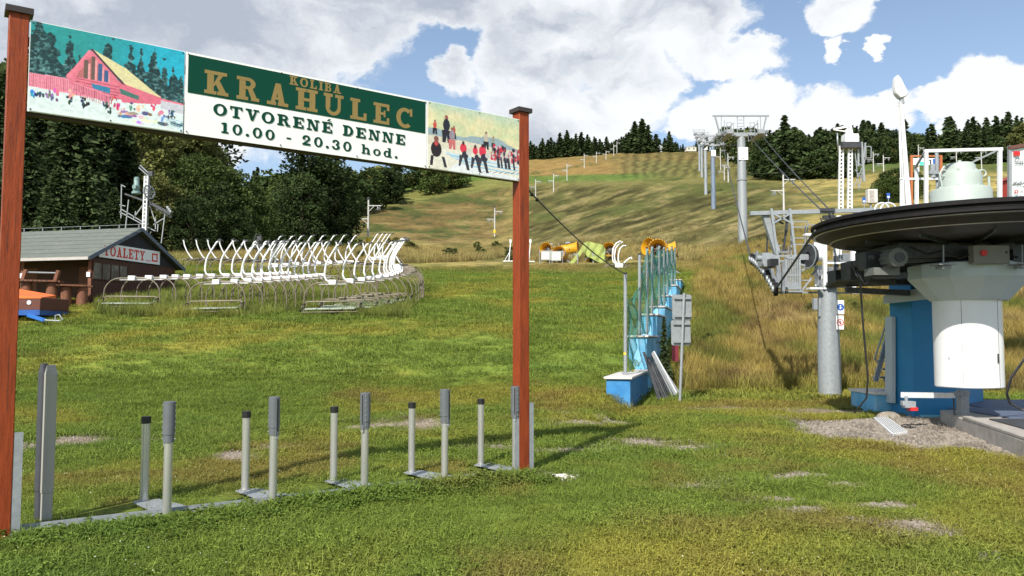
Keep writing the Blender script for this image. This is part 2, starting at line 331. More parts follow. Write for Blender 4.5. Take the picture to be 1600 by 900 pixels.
def ground_colour(X, Y, Z):
    px, py = proj(X, Y, Z); front = Y > 3
    green = np.array([.165, .220, .036]); col = np.ones(X.shape+(3,))*green
    nA = fbm2(X*.35+7, Y*.35+3, 1); nB = fbm2(X*1.3, Y*1.3, 2); nC = fbm2(X*.05+4, Y*.05, 3); nD = fbm2(X*.15, Y*.15+9, 4)
    col = MIXC(col, [.265, .255, .045], sst(nA+nB*.5, -.1, .55))                 # yellower lawn
    col = MIXC(col, [.255, .18, .055], sst(nA*.8-nB*.8+.3*np.exp(-((Y-9.5)/3.)**2), .2, .65)*.6*(Y < 22))   # rusty patches
    col = MIXC(col, [.105, .175, .030], sst(-nA+nB*.4, .25, .7)*.6)
    # dry meadow further up
    dry = np.array([.34, .26, .095]); olive = np.array([.150, .150, .042]); brown = np.array([.135, .095, .034]); dgreen = np.array([.058, .085, .020])
    bands = fbm2(X*.025+5, Y*.09+2, 21, 4)
    dn = fbm2(X*.12, Y*.05, 5); dm = fbm2(X*.5, Y*.2, 6)
    k = sst(py+dn*14+dm*5, 428, 408)*(front)*sst(px, 250, 330)                    # band above the lawn, left and centre
    k = np.maximum(k, sst(py+dn*10, 415, 400)*front)
    col = MIXC(col, dry, k*.85)
    col = MIXC(col, dgreen, k*sst(dm-dn, .1, .6)*.6)
    kk = sst(py+dn*10, 385, 372)*front*sst(px+dn*20, 840, 760); col = MIXC(col, brown, kk*.9); col = MIXC(col, dgreen, kk*sst(dn+dm*.6+bands, -.15, .45)*.85); sm = fbm2(px*.018+3, py*.22+7, 26, 5); col = MIXC(col, [.26, .195, .075], kk*sst(sm, .1, .45)*.7); col = MIXC(col, [.05, .062, .02], kk*sst(-sm+dm*.3, .12, .5)*.7)
    kk = sst(py+dn*6+(px-560)*.02, 372, 366)*sst(py+dn*6, 338, 346)*front*sst(px, 600, 480+0*px+100)*0
    kk = sst(py+dn*8+(px-700)*.18, 312, 302)*front*sst(px+dn*20, 900, 840); col = MIXC(col, olive*1.15, kk)
    kk = sst(py+(px-700)*.14+dn*3, 292, 287)*sst(py+(px-700)*.14+dn*3, 268, 274)*front*sst(px, 900, 870)
    col = MIXC(col, [.10, .16, .03], kk)
    # ski run
    run = front*sst(py+dn*4, 392, 380)*sst(px+dn*10, 790, 835)*sst(-(px+dn*10), -1290, -1200)
    rc = np.ones(X.shape+(3,))*np.array([.170, .155, .050])
    rc = MIXC(rc, [.26, .20, .08], sst(dn-dm*.8+bands*.5, -.1, .5)*sst(py, 330, 372)*.8)
    rc = MIXC(rc, [.25, .165, .055], sst(py+dn*6+(px-900)*.05, 282, 272)*sst(-(px+dn*10), -1010, -930))
    rc = MIXC(rc, [.20, .15, .05], sst(py+dn*3, 256, 246)*.8)
    rc = MIXC(rc, [.095, .155, .030], sst(py+dn*2+(px-900)*.02, 271, 275)*sst(-(py+dn*2+(px-900)*.02), -286, -281)*sst(-px, -1060, -980)*.9)
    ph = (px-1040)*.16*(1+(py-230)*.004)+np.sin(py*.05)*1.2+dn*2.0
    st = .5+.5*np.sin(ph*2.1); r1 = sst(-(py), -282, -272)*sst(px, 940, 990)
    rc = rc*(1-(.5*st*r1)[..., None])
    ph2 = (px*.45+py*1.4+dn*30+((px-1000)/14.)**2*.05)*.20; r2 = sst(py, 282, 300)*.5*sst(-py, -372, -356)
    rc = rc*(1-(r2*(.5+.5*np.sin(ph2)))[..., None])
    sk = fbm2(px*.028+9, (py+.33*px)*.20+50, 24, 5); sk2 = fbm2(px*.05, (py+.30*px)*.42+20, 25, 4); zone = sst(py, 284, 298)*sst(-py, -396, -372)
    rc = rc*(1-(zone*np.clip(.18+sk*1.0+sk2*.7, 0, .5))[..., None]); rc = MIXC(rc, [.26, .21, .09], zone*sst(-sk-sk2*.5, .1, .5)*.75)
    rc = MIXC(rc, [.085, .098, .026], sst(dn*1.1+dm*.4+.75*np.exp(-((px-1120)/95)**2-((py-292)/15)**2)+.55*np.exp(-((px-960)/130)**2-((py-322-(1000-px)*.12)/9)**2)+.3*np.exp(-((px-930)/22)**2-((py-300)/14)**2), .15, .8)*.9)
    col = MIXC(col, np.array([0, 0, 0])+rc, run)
    # right bank
    bank = front*(Y > 20)*sst(X-(WX0+WK*(Y-WY0)), .3, 1.2)*sst(py+dn*8, 618, 604)*sst(-(Y), -75, -55)
    bb1 = fbm2(X*.28+11, Y*.16, 22, 4); bb2 = fbm2(X*.8, Y*.5+8, 23, 4); bc = np.ones(X.shape+(3,))*np.array([.30, .23, .065]); bc = MIXC(bc, [.135, .165, .030], sst(bb1+bb2*.5, .12, .42)*.85); bc = MIXC(bc, [.40, .31, .13], sst(-bb1+bb2*.6, .1, .45)*.7); bc = MIXC(bc, [.12, .065, .028], sst(bb2-bb1*.5, .2, .5)*.7)
    col = MIXC(col, bc, bank)
    kk = front*sst(px, 1230, 1330)*sst(-py, -276, -262)*(Y > 60); col = MIXC(col, [.085, .12, .03], kk); kk = front*sst(px+dn*15, 1190, 1220)*(Y > 60)*sst(-py, -345, -325)*sst(bands+dm*.5, -.1, .3); col = MIXC(col, [.11, .115, .035], kk*.8)
    # bare dirt and gravel
    nz = fbm2(X*2.2, Y*2.2, 9, 5); nzz = fbm2(X*.9+3, Y*.9, 10, 3); dirt = np.full_like(X, -.30)
    for a, b, ra, rb in DIRT:
        dirt = np.maximum(dirt, 1.25-np.hypot((px-a)/ra/1.15, (py-b)/rb/1.1))
    dirt = sst(dirt+nz*.8+nzz*.3, .28, .62)*(Y > 3)*(Y < 20)
    gr = inpoly(X+nz*.35, Y+nzz*.4+nz*.2, GRAVP).astype(float)
    stone = np.array([.36, .285, .225]); col = MIXC(col, stone*(.9), np.clip(dirt*.9, 0, 1)); col = MIXC(col, [.27, .235, .195], gr)
    return np.clip(col, .005, 1), np.clip(np.maximum(dirt, gr), 0, 1)
def ground_mesh():
    ys = [-90, -60, -35, -20, -10, -4, 0, 2]; y = 3.
    while y < 620: ys.append(y); y += max(.17, .0105*y)
    ys += [680, 760, 900, 1200]; ys = np.array(ys)
    t = np.linspace(-1, 1, 560); s = .22*t+.78*t**3
    X = s[None, :]*(60+1.15*np.maximum(ys, 0))[:, None]; Y = np.repeat(ys[:, None], len(t), 1)
    Z = G(X, Y); ny, nx = X.shape
    me = bpy.data.meshes.new('ground'); me.vertices.add(nx*ny)
    me.vertices.foreach_set('co', np.stack([X, Y, Z], -1).ravel())
    i = (np.arange(ny-1)[:, None]*nx+np.arange(nx-1)[None, :]).ravel(); q = np.stack([i, i+1, i+nx+1, i+nx], -1)
    me.loops.add(q.size); me.loops.foreach_set('vertex_index', q.ravel()); me.polygons.add(len(q))
    me.polygons.foreach_set('loop_start', np.arange(0, q.size, 4)); me.update(calc_edges=True); me.shade_smooth()
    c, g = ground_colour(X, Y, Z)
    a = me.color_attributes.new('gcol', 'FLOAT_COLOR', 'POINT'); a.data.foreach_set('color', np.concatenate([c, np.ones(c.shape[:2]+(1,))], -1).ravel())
    b = me.attributes.new('grav', 'FLOAT', 'POINT'); b.data.foreach_set('value', g.ravel().astype(np.float32))
    m = bpy.data.materials.new('meadow_ground'); m.use_nodes = True; t = m.node_tree; B = t.nodes['Principled BSDF']; nn = t.nodes.new; lk = t.links.new
    at = nn('ShaderNodeAttribute'); at.attribute_name = 'gcol'; ag = nn('ShaderNodeAttribute'); ag.attribute_name = 'grav'
    geo = nn('ShaderNodeNewGeometry')
    def nz(sc, det, lo, hi, mp=(1, 1, 1)):
        p = nn('ShaderNodeMapping'); lk(geo.outputs['Position'], p.inputs[0]); p.inputs['Scale'].default_value = mp
        n = nn('ShaderNodeTexNoise'); n.inputs['Scale'].default_value = sc; n.inputs['Detail'].default_value = det; n.inputs['Roughness'].default_value = .7; lk(p.outputs[0], n.inputs['Vector'])
        r = nn('ShaderNodeMapRange'); r.inputs[1].default_value = .3; r.inputs[2].default_value = .7; r.inputs[3].default_value = lo; r.inputs[4].default_value = hi; lk(n.outputs['Fac'], r.inputs[0]); return n, r.outputs[0]
    _, f1 = nz(9, 8, .62, 1.38); _, f2 = nz(.9, 9, .62, 1.38); _, f3 = nz(.13, 10, .68, 1.32)
    mu = nn('ShaderNodeMath'); mu.operation = 'MULTIPLY'; lk(f1, mu.inputs[0]); lk(f2, mu.inputs[1]); mv = nn('ShaderNodeMath'); mv.operation = 'MULTIPLY'; lk(mu.outputs[0], mv.inputs[0]); lk(f3, mv.inputs[1])
    sc = nn('ShaderNodeVectorMath'); sc.operation = 'SCALE'; lk(at.outputs['Color'], sc.inputs[0]); lk(mv.outputs[0], sc.inputs[3])
    vo = nn('ShaderNodeTexVoronoi'); vo.inputs['Scale'].default_value = 26; lk(geo.outputs['Position'], vo.inputs['Vector'])
    sv = nn('ShaderNodeSeparateColor'); lk(vo.outputs['Color'], sv.inputs[0]); vr = nn('ShaderNodeMapRange'); vr.inputs[3].default_value = .55; vr.inputs[4].default_value = 1.5; lk(sv.outputs[0], vr.inputs[0])
    sg = nn('ShaderNodeVectorMath'); sg.operation = 'SCALE'; lk(at.outputs['Color'], sg.inputs[0]); lk(vr.outputs[0], sg.inputs[3])
    mx = nn('ShaderNodeMix'); mx.data_type = 'RGBA'; lk(ag.outputs['Fac'], mx.inputs[0]); lk(sc.outputs[0], mx.inputs[6]); lk(sg.outputs[0], mx.inputs[7]); lk(mx.outputs[2], B.inputs['Base Color'])
    B.inputs['Roughness'].default_value = .95; B.inputs['Specular IOR Level'].default_value = .1
    bn = nn('ShaderNodeTexNoise'); bn.inputs['Scale'].default_value = 3.5; bn.inputs['Detail'].default_value = 9; bn.inputs['Roughness'].default_value = .75; lk(geo.outputs['Position'], bn.inputs['Vector'])
    bp = nn('ShaderNodeBump'); bp.inputs['Distance'].default_value = .22; bp.inputs['Strength'].default_value = .6; lk(bn.outputs['Fac'], bp.inputs['Height']); lk(bp.outputs[0], B.inputs['Normal'])
    me.materials.append(m); o = bpy.data.objects.new('ground', me); COL.objects.link(o); tag(o, kind='structure', label='grassy ground rising into the mown ski slope'); return o
ground_mesh()
# ---------------------------------------------------------------- grass (nobody could count it)
def blade_mat(name, rough=.6, tl=.35, inst=True, gain=1.0):
    m = bpy.data.materials.new(name); m.use_nodes = True; t = m.node_tree; B = t.nodes['Principled BSDF']; nn = t.nodes.new; lk = t.links.new
    at = nn('ShaderNodeAttribute'); at.attribute_name = 'gcol'; at.attribute_type = 'INSTANCER' if inst else 'GEOMETRY'
    oi = nn('ShaderNodeAttribute'); oi.attribute_name = 'shade'
    sc = nn('ShaderNodeVectorMath'); sc.operation = 'SCALE'; lk(at.outputs['Color'], sc.inputs[0]); lk(oi.outputs['Fac'], sc.inputs[3])
    lk(sc.outputs[0], B.inputs['Base Color']); B.inputs['Roughness'].default_value = rough; B.inputs['Specular IOR Level'].default_value = .25
    tr = nn('ShaderNodeBsdfTranslucent'); lk(sc.outputs[0], tr.inputs[0]); mx = nn('ShaderNodeMixShader'); mx.inputs[0].default_value = tl
    lk(B.outputs[0], mx.inputs[1]); lk(tr.outputs[0], mx.inputs[2]); lk(mx.outputs[0], t.nodes['Material Output'].inputs[0]); return m
bmat = blade_mat('grass_blades')
def tuft(name, n, rad, h, w, lean=.6, seg=2, seed=0, leafy=0.):
    r = np.random.default_rng(seed); vs = []; fs = []; sh = []
    for _ in range(n):
        a = r.uniform(0, 6.283); q = rad*math.sqrt(r.random()); bx, by = q*math.cos(a), q*math.sin(a)
        hh = h*r.uniform(.45, 1.15); d = r.uniform(0, 6.283); ln = lean*r.uniform(.2, 1.2)*hh; f = r.uniform(0, 6.283); wx, wy = math.cos(f)*w/2, math.sin(f)*w/2; s0 = r.uniform(.72, 1.5)
        o = len(vs)
        if r.random() < leafy:
            hh *= .6; lw = w*2.6; ox, oy = bx+math.cos(d)*ln, by+math.sin(d)*ln; cx, cy = math.cos(d)*lw, math.sin(d)*lw; sx, sy = -math.sin(d)*lw*.7, math.cos(d)*lw*.7
            vs += [(ox-cx*.3, oy-cy*.3, hh*.8), (ox+sx+cx*.4, oy+sy+cy*.4, hh), (ox+cx*1.4, oy+cy*1.4, hh*.85), (ox-sx+cx*.4, oy-sy+cy*.4, hh)]
            fs += [(o, o+1, o+2, o+3)]; sh += [s0]*4; continue
        for i in range(seg):
            t = i/seg; k = 1-t*.55; vs += [(bx-wx*k+math.cos(d)*ln*t*t, by-wy*k+math.sin(d)*ln*t*t, hh*t), (bx+wx*k+math.cos(d)*ln*t*t, by+wy*k+math.sin(d)*ln*t*t, hh*t)]
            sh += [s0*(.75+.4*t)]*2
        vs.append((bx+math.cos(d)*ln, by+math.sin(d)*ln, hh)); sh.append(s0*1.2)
        for i in range(seg-1): fs.append((o+2*i, o+2*i+1, o+2*i+3, o+2*i+2))
        fs.append((o+2*seg-2, o+2*seg-1, o+2*seg))
    me = bpy.data.meshes.new(name); me.from_pydata(vs, [], fs); at = me.attributes.new('shade', 'FLOAT', 'POINT'); at.data.foreach_set('value', np.array(sh, np.float32))
    me.materials.append(bmat); return bpy.data.objects.new(name, me)
def scatter(name, label, X, Y, scale, cols, tufts, dz=0., Z=None):
    Z = G(X, Y) if Z is None else Z
    me = bpy.data.meshes.new(name); me.vertices.add(len(X)); me.vertices.foreach_set('co', np.stack([X, Y, Z+dz], -1).ravel().astype(np.float32))
    a = me.attributes.new('gcol', 'FLOAT_COLOR', 'POINT'); a.data.foreach_set('color', np.concatenate([cols, np.ones((len(X), 1))], 1).ravel().astype(np.float32))
    b = me.attributes.new('sc', 'FLOAT', 'POINT'); b.data.foreach_set('value', scale.astype(np.float32))
    o = bpy.data.objects.new(name, me); COL.objects.link(o); tag(o, label, None, None, 'stuff')
    cn = bpy.data.collections.new(name+'_tufts')
    for t in tufts: cn.objects.link(t)
    ng = bpy.data.node_groups.new(name, 'GeometryNodeTree'); ng.interface.new_socket('Geometry', in_out='INPUT', socket_type='NodeSocketGeometry'); ng.interface.new_socket('Geometry', in_out='OUTPUT', socket_type='NodeSocketGeometry')
    nn = ng.nodes.new; lk = ng.links.new; gi = nn('NodeGroupInput'); go = nn('NodeGroupOutput'); ip = nn('GeometryNodeInstanceOnPoints'); ci = nn('GeometryNodeCollectionInfo')
    ci.inputs['Collection'].default_value = cn; ci.inputs['Separate Children'].default_value = True; ip.inputs['Pick Instance'].default_value = True
    rv = nn('FunctionNodeRandomValue'); rv.data_type = 'INT'; rv.inputs[4].default_value = 0; rv.inputs[5].default_value = len(tufts)-1
    rr = nn('FunctionNodeRandomValue'); rr.data_type = 'FLOAT_VECTOR'; rr.inputs[0].default_value = (-.12, -.12, 0); rr.inputs[1].default_value = (.12, .12, 6.283)
    na = nn('GeometryNodeInputNamedAttribute'); na.data_type = 'FLOAT'; na.inputs[0].default_value = 'sc'
    lk(gi.outputs[0], ip.inputs['Points']); lk(ci.outputs[0], ip.inputs['Instance']); lk(rv.outputs[2], ip.inputs['Instance Index']); lk(rr.outputs[0], ip.inputs['Rotation']); lk(na.outputs[0], ip.inputs['Scale'])
    lk(ip.outputs[0], go.inputs[0]); md = o.modifiers.new('scatter', 'NODES'); md.node_group = ng; return o
def rpts(y0, y1, dens, um=.70):
    n = int(um*(y1*y1-y0*y0)*dens); Y = np.sqrt(rng.uniform(y0*y0, y1*y1, n)); X = rng.uniform(-um, um, n)*(Y*1.0+.4); return X, Y
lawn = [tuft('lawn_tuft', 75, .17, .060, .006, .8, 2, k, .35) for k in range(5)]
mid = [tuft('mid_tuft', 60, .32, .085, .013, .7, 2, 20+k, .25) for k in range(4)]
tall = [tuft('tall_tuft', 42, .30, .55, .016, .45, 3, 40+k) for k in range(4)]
def keep_grass(X, Y, cols_g):
    return rng.random(len(X)) > np.clip(cols_g*1.25, 0, .95)
RAILA = Vector((-4.06, 6.5)); SDIR = Vector((.8197, .5728)); 
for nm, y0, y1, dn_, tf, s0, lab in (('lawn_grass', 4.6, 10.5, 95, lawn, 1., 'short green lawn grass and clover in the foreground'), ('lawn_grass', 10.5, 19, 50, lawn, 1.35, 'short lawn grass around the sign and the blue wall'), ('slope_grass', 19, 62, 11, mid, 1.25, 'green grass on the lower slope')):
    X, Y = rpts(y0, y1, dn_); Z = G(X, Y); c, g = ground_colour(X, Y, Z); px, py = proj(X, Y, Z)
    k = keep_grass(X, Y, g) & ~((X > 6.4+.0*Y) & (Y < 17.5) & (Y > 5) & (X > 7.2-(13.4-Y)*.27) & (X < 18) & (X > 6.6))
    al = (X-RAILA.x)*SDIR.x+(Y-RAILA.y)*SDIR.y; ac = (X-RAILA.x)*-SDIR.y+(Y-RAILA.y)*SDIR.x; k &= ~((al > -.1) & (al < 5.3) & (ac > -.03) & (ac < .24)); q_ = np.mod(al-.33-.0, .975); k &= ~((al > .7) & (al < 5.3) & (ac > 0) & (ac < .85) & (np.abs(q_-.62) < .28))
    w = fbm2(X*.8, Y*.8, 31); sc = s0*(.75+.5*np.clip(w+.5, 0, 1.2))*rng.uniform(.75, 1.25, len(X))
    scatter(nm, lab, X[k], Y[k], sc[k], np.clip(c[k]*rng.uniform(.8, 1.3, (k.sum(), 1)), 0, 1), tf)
# tall dry grass: bank, meadow band and between the stored chairs
def tallset(name, lab, n, fn, y0, y1, u0, u1, s=(.6, 1.2), tint=1., cm=None):
    Y = np.exp(rng.uniform(math.log(y0), math.log(y1), n)); X = rng.uniform(u0, u1, n)*Y; Z = G(X, Y); px, py = proj(X, Y, Z); k = fn(X, Y, px, py)
    X, Y, Z = X[k], Y[k], Z[k]; c, g = ground_colour(X, Y, Z)
    if cm is not None: c = c*.45+np.array(cm)*.55
    scatter(name, lab, X, Y, rng.uniform(*s, len(X))*tint, np.clip(c*rng.uniform(.5, 1.5, (len(X), 1)), 0, 1), tall)
wd = lambda X, Y: X-(WX0+WK*(Y-WY0))
tallset('bank_grass', 'tall dry grass and weeds on the bank behind the lift station', 30000, lambda X, Y, px, py: (wd(X, Y) > .9) & (py < 612+rng.uniform(-6, 6, len(px))) & (fbm2(X*.5, Y*.5, 12)+rng.uniform(-.3, .3, len(px)) > -.3), 21.6, 75, .14, .72, (.22, .95))
tallset('meadow_grass', 'tall straw coloured grass above the lawn', 15000, lambda X, Y, px, py: (py < 410+fbm2(X*.12, Y*.05, 5)*10) & (wd(X, Y) < 2) & (rng.random(len(X)) < np.interp(px, [0, 780, 900, 1050], [1, 1, .35, .1])), 46, 135, -.45, .24, (.8, 1.7), cm=(.29, .23, .09))
tallset('chair_grass', 'tall uncut grass growing between the stored chairs', 9000, lambda X, Y, px, py: (px > 150) & (px < 645-(rng.random(len(px))*12)) & (Y < 44) & (fbm2(X*.4, Y*.4, 15)+.35*sst(Y, 28.8, 31) > .02+rng.uniform(-.2, .2, len(px))), 28.8, 46, -.54, -.12, (.3, .85), cm=(.19, .20, .05))
# leafy weeds in front of the rail, clover heads
weed = [tuft('weed_clump', 46, .17, .17, .016, .9, 2, 60+k, .75) for k in range(3)]
n = 620; s = rng.uniform(.1, 5.15, n); off = -np.abs(rng.normal(.22, .16, n)); X = RAILA.x+SDIR.x*s-.573*off*-1+.0; Y = RAILA.y+SDIR.y*s
X = RAILA.x+SDIR.x*s+.573*(-off)+.05; Y = RAILA.y+SDIR.y*s-.82*(-off)-.05
c, g = ground_colour(X, Y, G(X, Y)); scatter('weeds', 'leafy weeds and long grass along the metal ground rail', X, Y, rng.uniform(.25, .72, n)*(1+.35*sst(s, 1.3, 2.6)*(off > -.2)), np.clip(c*.6+np.array([.05, .10, .015])*.6, 0, 1), weed)
fl = MB()
for _ in range(420):
    y = rng.uniform(5, 14)**1.0; x = rng.uniform(-.62, .62)*y
    if fbm2(np.array([x*.5]), np.array([y*.5]), 17)[0] < .05: continue
    fl.sph((x, y, rng.uniform(.03, .07)), rng.uniform(.003, .006), 5, 3)
fl.build('clover_heads', M('clover_white', (.7, .7, .6), .8), None, 'tiny white clover heads dotted over the lawn', kind='stuff')
# gravel stones
def stones(name, lab, pts, r0, r1, mat):
    b = MB()
    for x, y in pts:
        r = rng.uniform(r0, r1); a = rng.uniform(0, 6.28); z = g1(x, y); q = [(math.cos(a+i*1.2566+rng.uniform(-.3, .3))*r*rng.uniform(.7, 1.15), math.sin(a+i*1.2566)*r*rng.uniform(.6, 1)) for i in range(5)]
        t = r*rng.uniform(.5, .9); o = [(x+u, y+v, z-.01) for u, v in q]+[(x+u*.75, y+v*.75, z+t*.7) for u, v in q]+[(x, y, z+t)]
        b.add(o, [(i, (i+1) % 5, 5+(i+1) % 5, 5+i) for i in range(5)]+[(5+i, 5+(i+1) % 5, 10) for i in range(5)])
    return b.build(name, mat, None, lab, kind='stuff', smooth=False)
gx = rng.uniform(3.5, 11, 16000); gy = rng.uniform(9, 19, 16000); kk = inpoly(gx, gy, GRAVP); stones('gravel', 'grey gravel strip beside the lift platform', list(zip(gx[kk], gy[kk]))[:5200], .012, .04, stonem)
dp = []
for a, b_, ra, rb in DIRT:
    for _ in range(170):
        q = flat(a+rng.normal(0, .42)*ra, b_+rng.normal(0, .42)*rb); dp.append((q.x, q.y))
stones('scattered_stones', 'small stones in the worn bare patches of the lawn', dp, .008, .026, stonem)
wp = []
for _ in range(330):
    q = flat(868+rng.normal(0, 12), 747+rng.normal(0, 2.2)); wp.append((q.x, q.y))
stones('white_stones', 'white stone chips at the foot of the right sign post', wp, .018, .042, stonew)

# ================================================================ TREES
def fol_mat(name, c, tl=.25):
    m = bpy.data.materials.new(name); m.use_nodes = True; t = m.node_tree; B = t.nodes['Principled BSDF']; nn = t.nodes.new; lk = t.links.new
    at = nn('ShaderNodeAttribute'); at.attribute_name = 'shade'; oi = nn('ShaderNodeObjectInfo'); mr = nn('ShaderNodeMapRange'); lk(oi.outputs['Random'], mr.inputs[0]); mr.inputs[3].default_value = .75; mr.inputs[4].default_value = 1.3
    mu = nn('ShaderNodeMath'); mu.operation = 'MULTIPLY'; lk(at.outputs['Fac'], mu.inputs[0]); lk(mr.outputs[0], mu.inputs[1])
    sc = nn('ShaderNodeVectorMath'); sc.operation = 'SCALE'; sc.inputs[0].default_value = c; lk(mu.outputs[0], sc.inputs[3])
    lk(sc.outputs[0], B.inputs['Base Color']); B.inputs['Roughness'].default_value = .75; B.inputs['Specular IOR Level'].default_value = .15
    tr = nn('ShaderNodeBsdfTranslucent'); lk(sc.outputs[0], tr.inputs[0]); mx = nn('ShaderNodeMixShader'); mx.inputs[0].default_value = tl
    lk(B.outputs[0], mx.inputs[1]); lk(tr.outputs[0], mx.inputs[2]); lk(mx.outputs[0], t.nodes['Material Output'].inputs[0]); return m
spr = fol_mat('spruce_needles', (.042, .062, .022), .15); dec = fol_mat('broad_leaves', (.072, .105, .028)); dec2 = fol_mat('olive_leaves', (.13, .14, .042)); decd = fol_mat('dark_leaves', (.044, .068, .022)); silv = fol_mat('silvery_leaves', (.17, .20, .11))
def leafmesh(name, C, Dr, size, shade, mat, aspect=1.):
    n = len(C); a = rng.normal(size=(n, 3)); a /= np.linalg.norm(a, axis=1)[:, None]
    if Dr is None:
        u = a
    else: u = Dr/np.linalg.norm(Dr, axis=1)[:, None]
    b = np.cross(u, rng.normal(size=(n, 3))); b /= np.linalg.norm(b, axis=1)[:, None]
    s = size[:, None]; q = np.stack([C-u*s*aspect-b*s*.25, C-u*s*.1*aspect-b*s*.62, C+u*s*aspect, C+u*s*.05*aspect+b*s*.62], 1)
    me = bpy.data.meshes.new(name); me.vertices.add(n*4); me.vertices.foreach_set('co', q.ravel().astype(np.float32)); me.loops.add(n*4); me.loops.foreach_set('vertex_index', np.arange(n*4)); me.polygons.add(n); me.polygons.foreach_set('loop_start', np.arange(0, n*4, 4)); me.update(calc_edges=True)
    t = me.attributes.new('shade', 'FLOAT', 'POINT'); t.data.foreach_set('value', np.repeat(shade, 4).astype(np.float32)); me.materials.append(mat); return me
def spruce_mesh(name, n, H=1., wid=.21, seed=0, lf=.03, mat=None):
    r = np.random.default_rng(seed); C = []; Dv = []; S = []; sh = []
    nb = int(n/9)
    for i in range(nb):
        t = .04+.95*(i+r.random())/nb; t = 1-(1-t)**1.0; a = r.uniform(0, 6.283)+2.4*i; L_ = wid*((1-t)**.85)*r.uniform(.65, 1.18)+.012
        droop = -.28*L_+.12*L_*t*2; tone = r.uniform(.55, 1.5)
        for j in range(9):
            q = (j+.6)/9; p = np.array([math.cos(a)*L_*q, math.sin(a)*L_*q, t+droop*q*q*1.6+.04*L_]); k = np.array([-math.sin(a), math.cos(a), 0])*r.normal(0, .22)*L_*(.3+q*.8)
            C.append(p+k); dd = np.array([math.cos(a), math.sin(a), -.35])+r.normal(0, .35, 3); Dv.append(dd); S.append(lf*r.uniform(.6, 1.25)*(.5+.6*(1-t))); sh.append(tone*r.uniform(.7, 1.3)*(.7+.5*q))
    me = leafmesh(name, np.array(C)*H, np.array(Dv), np.array(S)*H, np.array(sh), mat or spr, 1.25); return me
def broad_mesh(name, n, seed=0, lf=.03, mat=None, wid=.34, low=.12, nblob=34, top=1.0):
    r = np.random.default_rng(seed); C = []; sh = []; S = []; dv = []
    for b in range(nblob):
        th = r.uniform(0, 6.283); z = low+(top-low)*(b+r.random())/nblob; zz = (z-low)/(top-low); rad = wid*math.sqrt(max(.03, 1-(2*zz-.85)**2*.72))*r.uniform(.45, .92)
        c = np.array([math.cos(th)*rad, math.sin(th)*rad, z*.94]); br = r.uniform(.07, .15)*(1.1-.35*zz); m = int(n/nblob); tone = r.uniform(.6, 1.35)
        d = r.normal(size=(m, 3)); d /= np.linalg.norm(d, axis=1)[:, None]; rr = br*(.55+.5*r.random(m))[:, None]; p = c+d*rr*np.array([1.15, 1.15, .85]); C.append(p); sh.append(tone*r.uniform(.65, 1.4, m)); S.append(lf*r.uniform(.6, 1.3, m)); dv.append(d+r.normal(0, .7, (m, 3)))
    C = np.concatenate(C); C[:, 2] = np.maximum(C[:, 2], .02); return leafmesh(name, C, np.concatenate(dv), np.concatenate(S), np.concatenate(sh), mat or dec, 1.)
def trunk_mesh(kind, seed):
    b = MB(); r = random.Random(seed)
    if kind == 's': b.tube([(0, 0, -.03), (.002, 0, .4), (0, .002, .97)], [.016, .011, .002], 7)
    else:
        b.tube([(0, 0, -.03), (.01, 0, .2), (.0, .015, .5), (.01, .0, .8)], [.022, .018, .011, .004], 7)
        for k in range(7):
            a = k*2.3+r.random(); z = .16+.075*k; l = .22*(1-.05*k); b.tube([(0, 0, z), (math.cos(a)*l*.5, math.sin(a)*l*.5, z+.09), (math.cos(a)*l, math.sin(a)*l, z+.2)], [.009, .006, .002], 5)
    me = bpy.data.meshes.new('trunk'); me.from_pydata(b.v, [], b.f); me.shade_smooth(); me.materials.append(bark); return me
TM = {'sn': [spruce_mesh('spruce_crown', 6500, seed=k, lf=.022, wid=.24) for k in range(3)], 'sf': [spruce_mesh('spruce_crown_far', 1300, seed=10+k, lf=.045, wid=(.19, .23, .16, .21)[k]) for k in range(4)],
      'bn': [broad_mesh('broadleaf_crown', 11000, seed=20+k, lf=.0145, mat=(dec, dec2, decd)[k % 3], nblob=52) for k in range(6)], 'bf': [broad_mesh('broadleaf_crown_far', 1900, seed=30+k, lf=.034, mat=(dec, dec2, decd)[k % 3]) for k in range(6)],
      'bc': [broad_mesh('columnar_crown', 10000, seed=40+k, lf=.015, mat=decd, wid=.24, low=.03, nblob=46) for k in range(2)], 'bv': [broad_mesh('silvery_crown', 7000, seed=50, lf=.017, mat=silv, wid=.34, low=.1)]}
TK = {'s': trunk_mesh('s', 1), 'b': trunk_mesh('b', 2)}
def tree(kind, px, Y, H, label, group=None, var=None, wid=1., parts=True, dz=-.2):
    p = on(px, Y, dz); nm = 'spruce_tree' if kind[0] == 's' else 'broadleaf_tree'; v = var if var is not None else random.randrange(len(TM[kind])); me = TM[kind][v % len(TM[kind])]
    sc = (H*wid, H*wid, H)
    if parts:
        r_ = thing(nm, label, 'tree', p, group, random.uniform(0, 6.28)); r_.scale = sc
        c = bpy.data.objects.new('crown', me); COL.objects.link(c); c.parent = r_
        t = bpy.data.objects.new('trunk', TK[kind[0]]); COL.objects.link(t); t.parent = r_
    else:
        r_ = bpy.data.objects.new(nm, me); COL.objects.link(r_); r_.location = p; r_.scale = sc; r_.rotation_euler.z = random.uniform(0, 6.28); tag(r_, label, 'tree', group)
    return r_
ORD = ('leftmost', 'second', 'third', 'fourth', 'fifth', 'sixth', 'seventh', 'eighth', 'ninth', 'tenth', 'eleventh', 'twelfth', 'thirteenth', 'fourteenth', 'fifteenth', 'sixteenth', 'seventeenth', 'eighteenth', 'nineteenth')
def nth(k, what, where): return '%s %s, %s' % (ORD[k], what, where) if k else 'leftmost %s, %s' % (what, where)
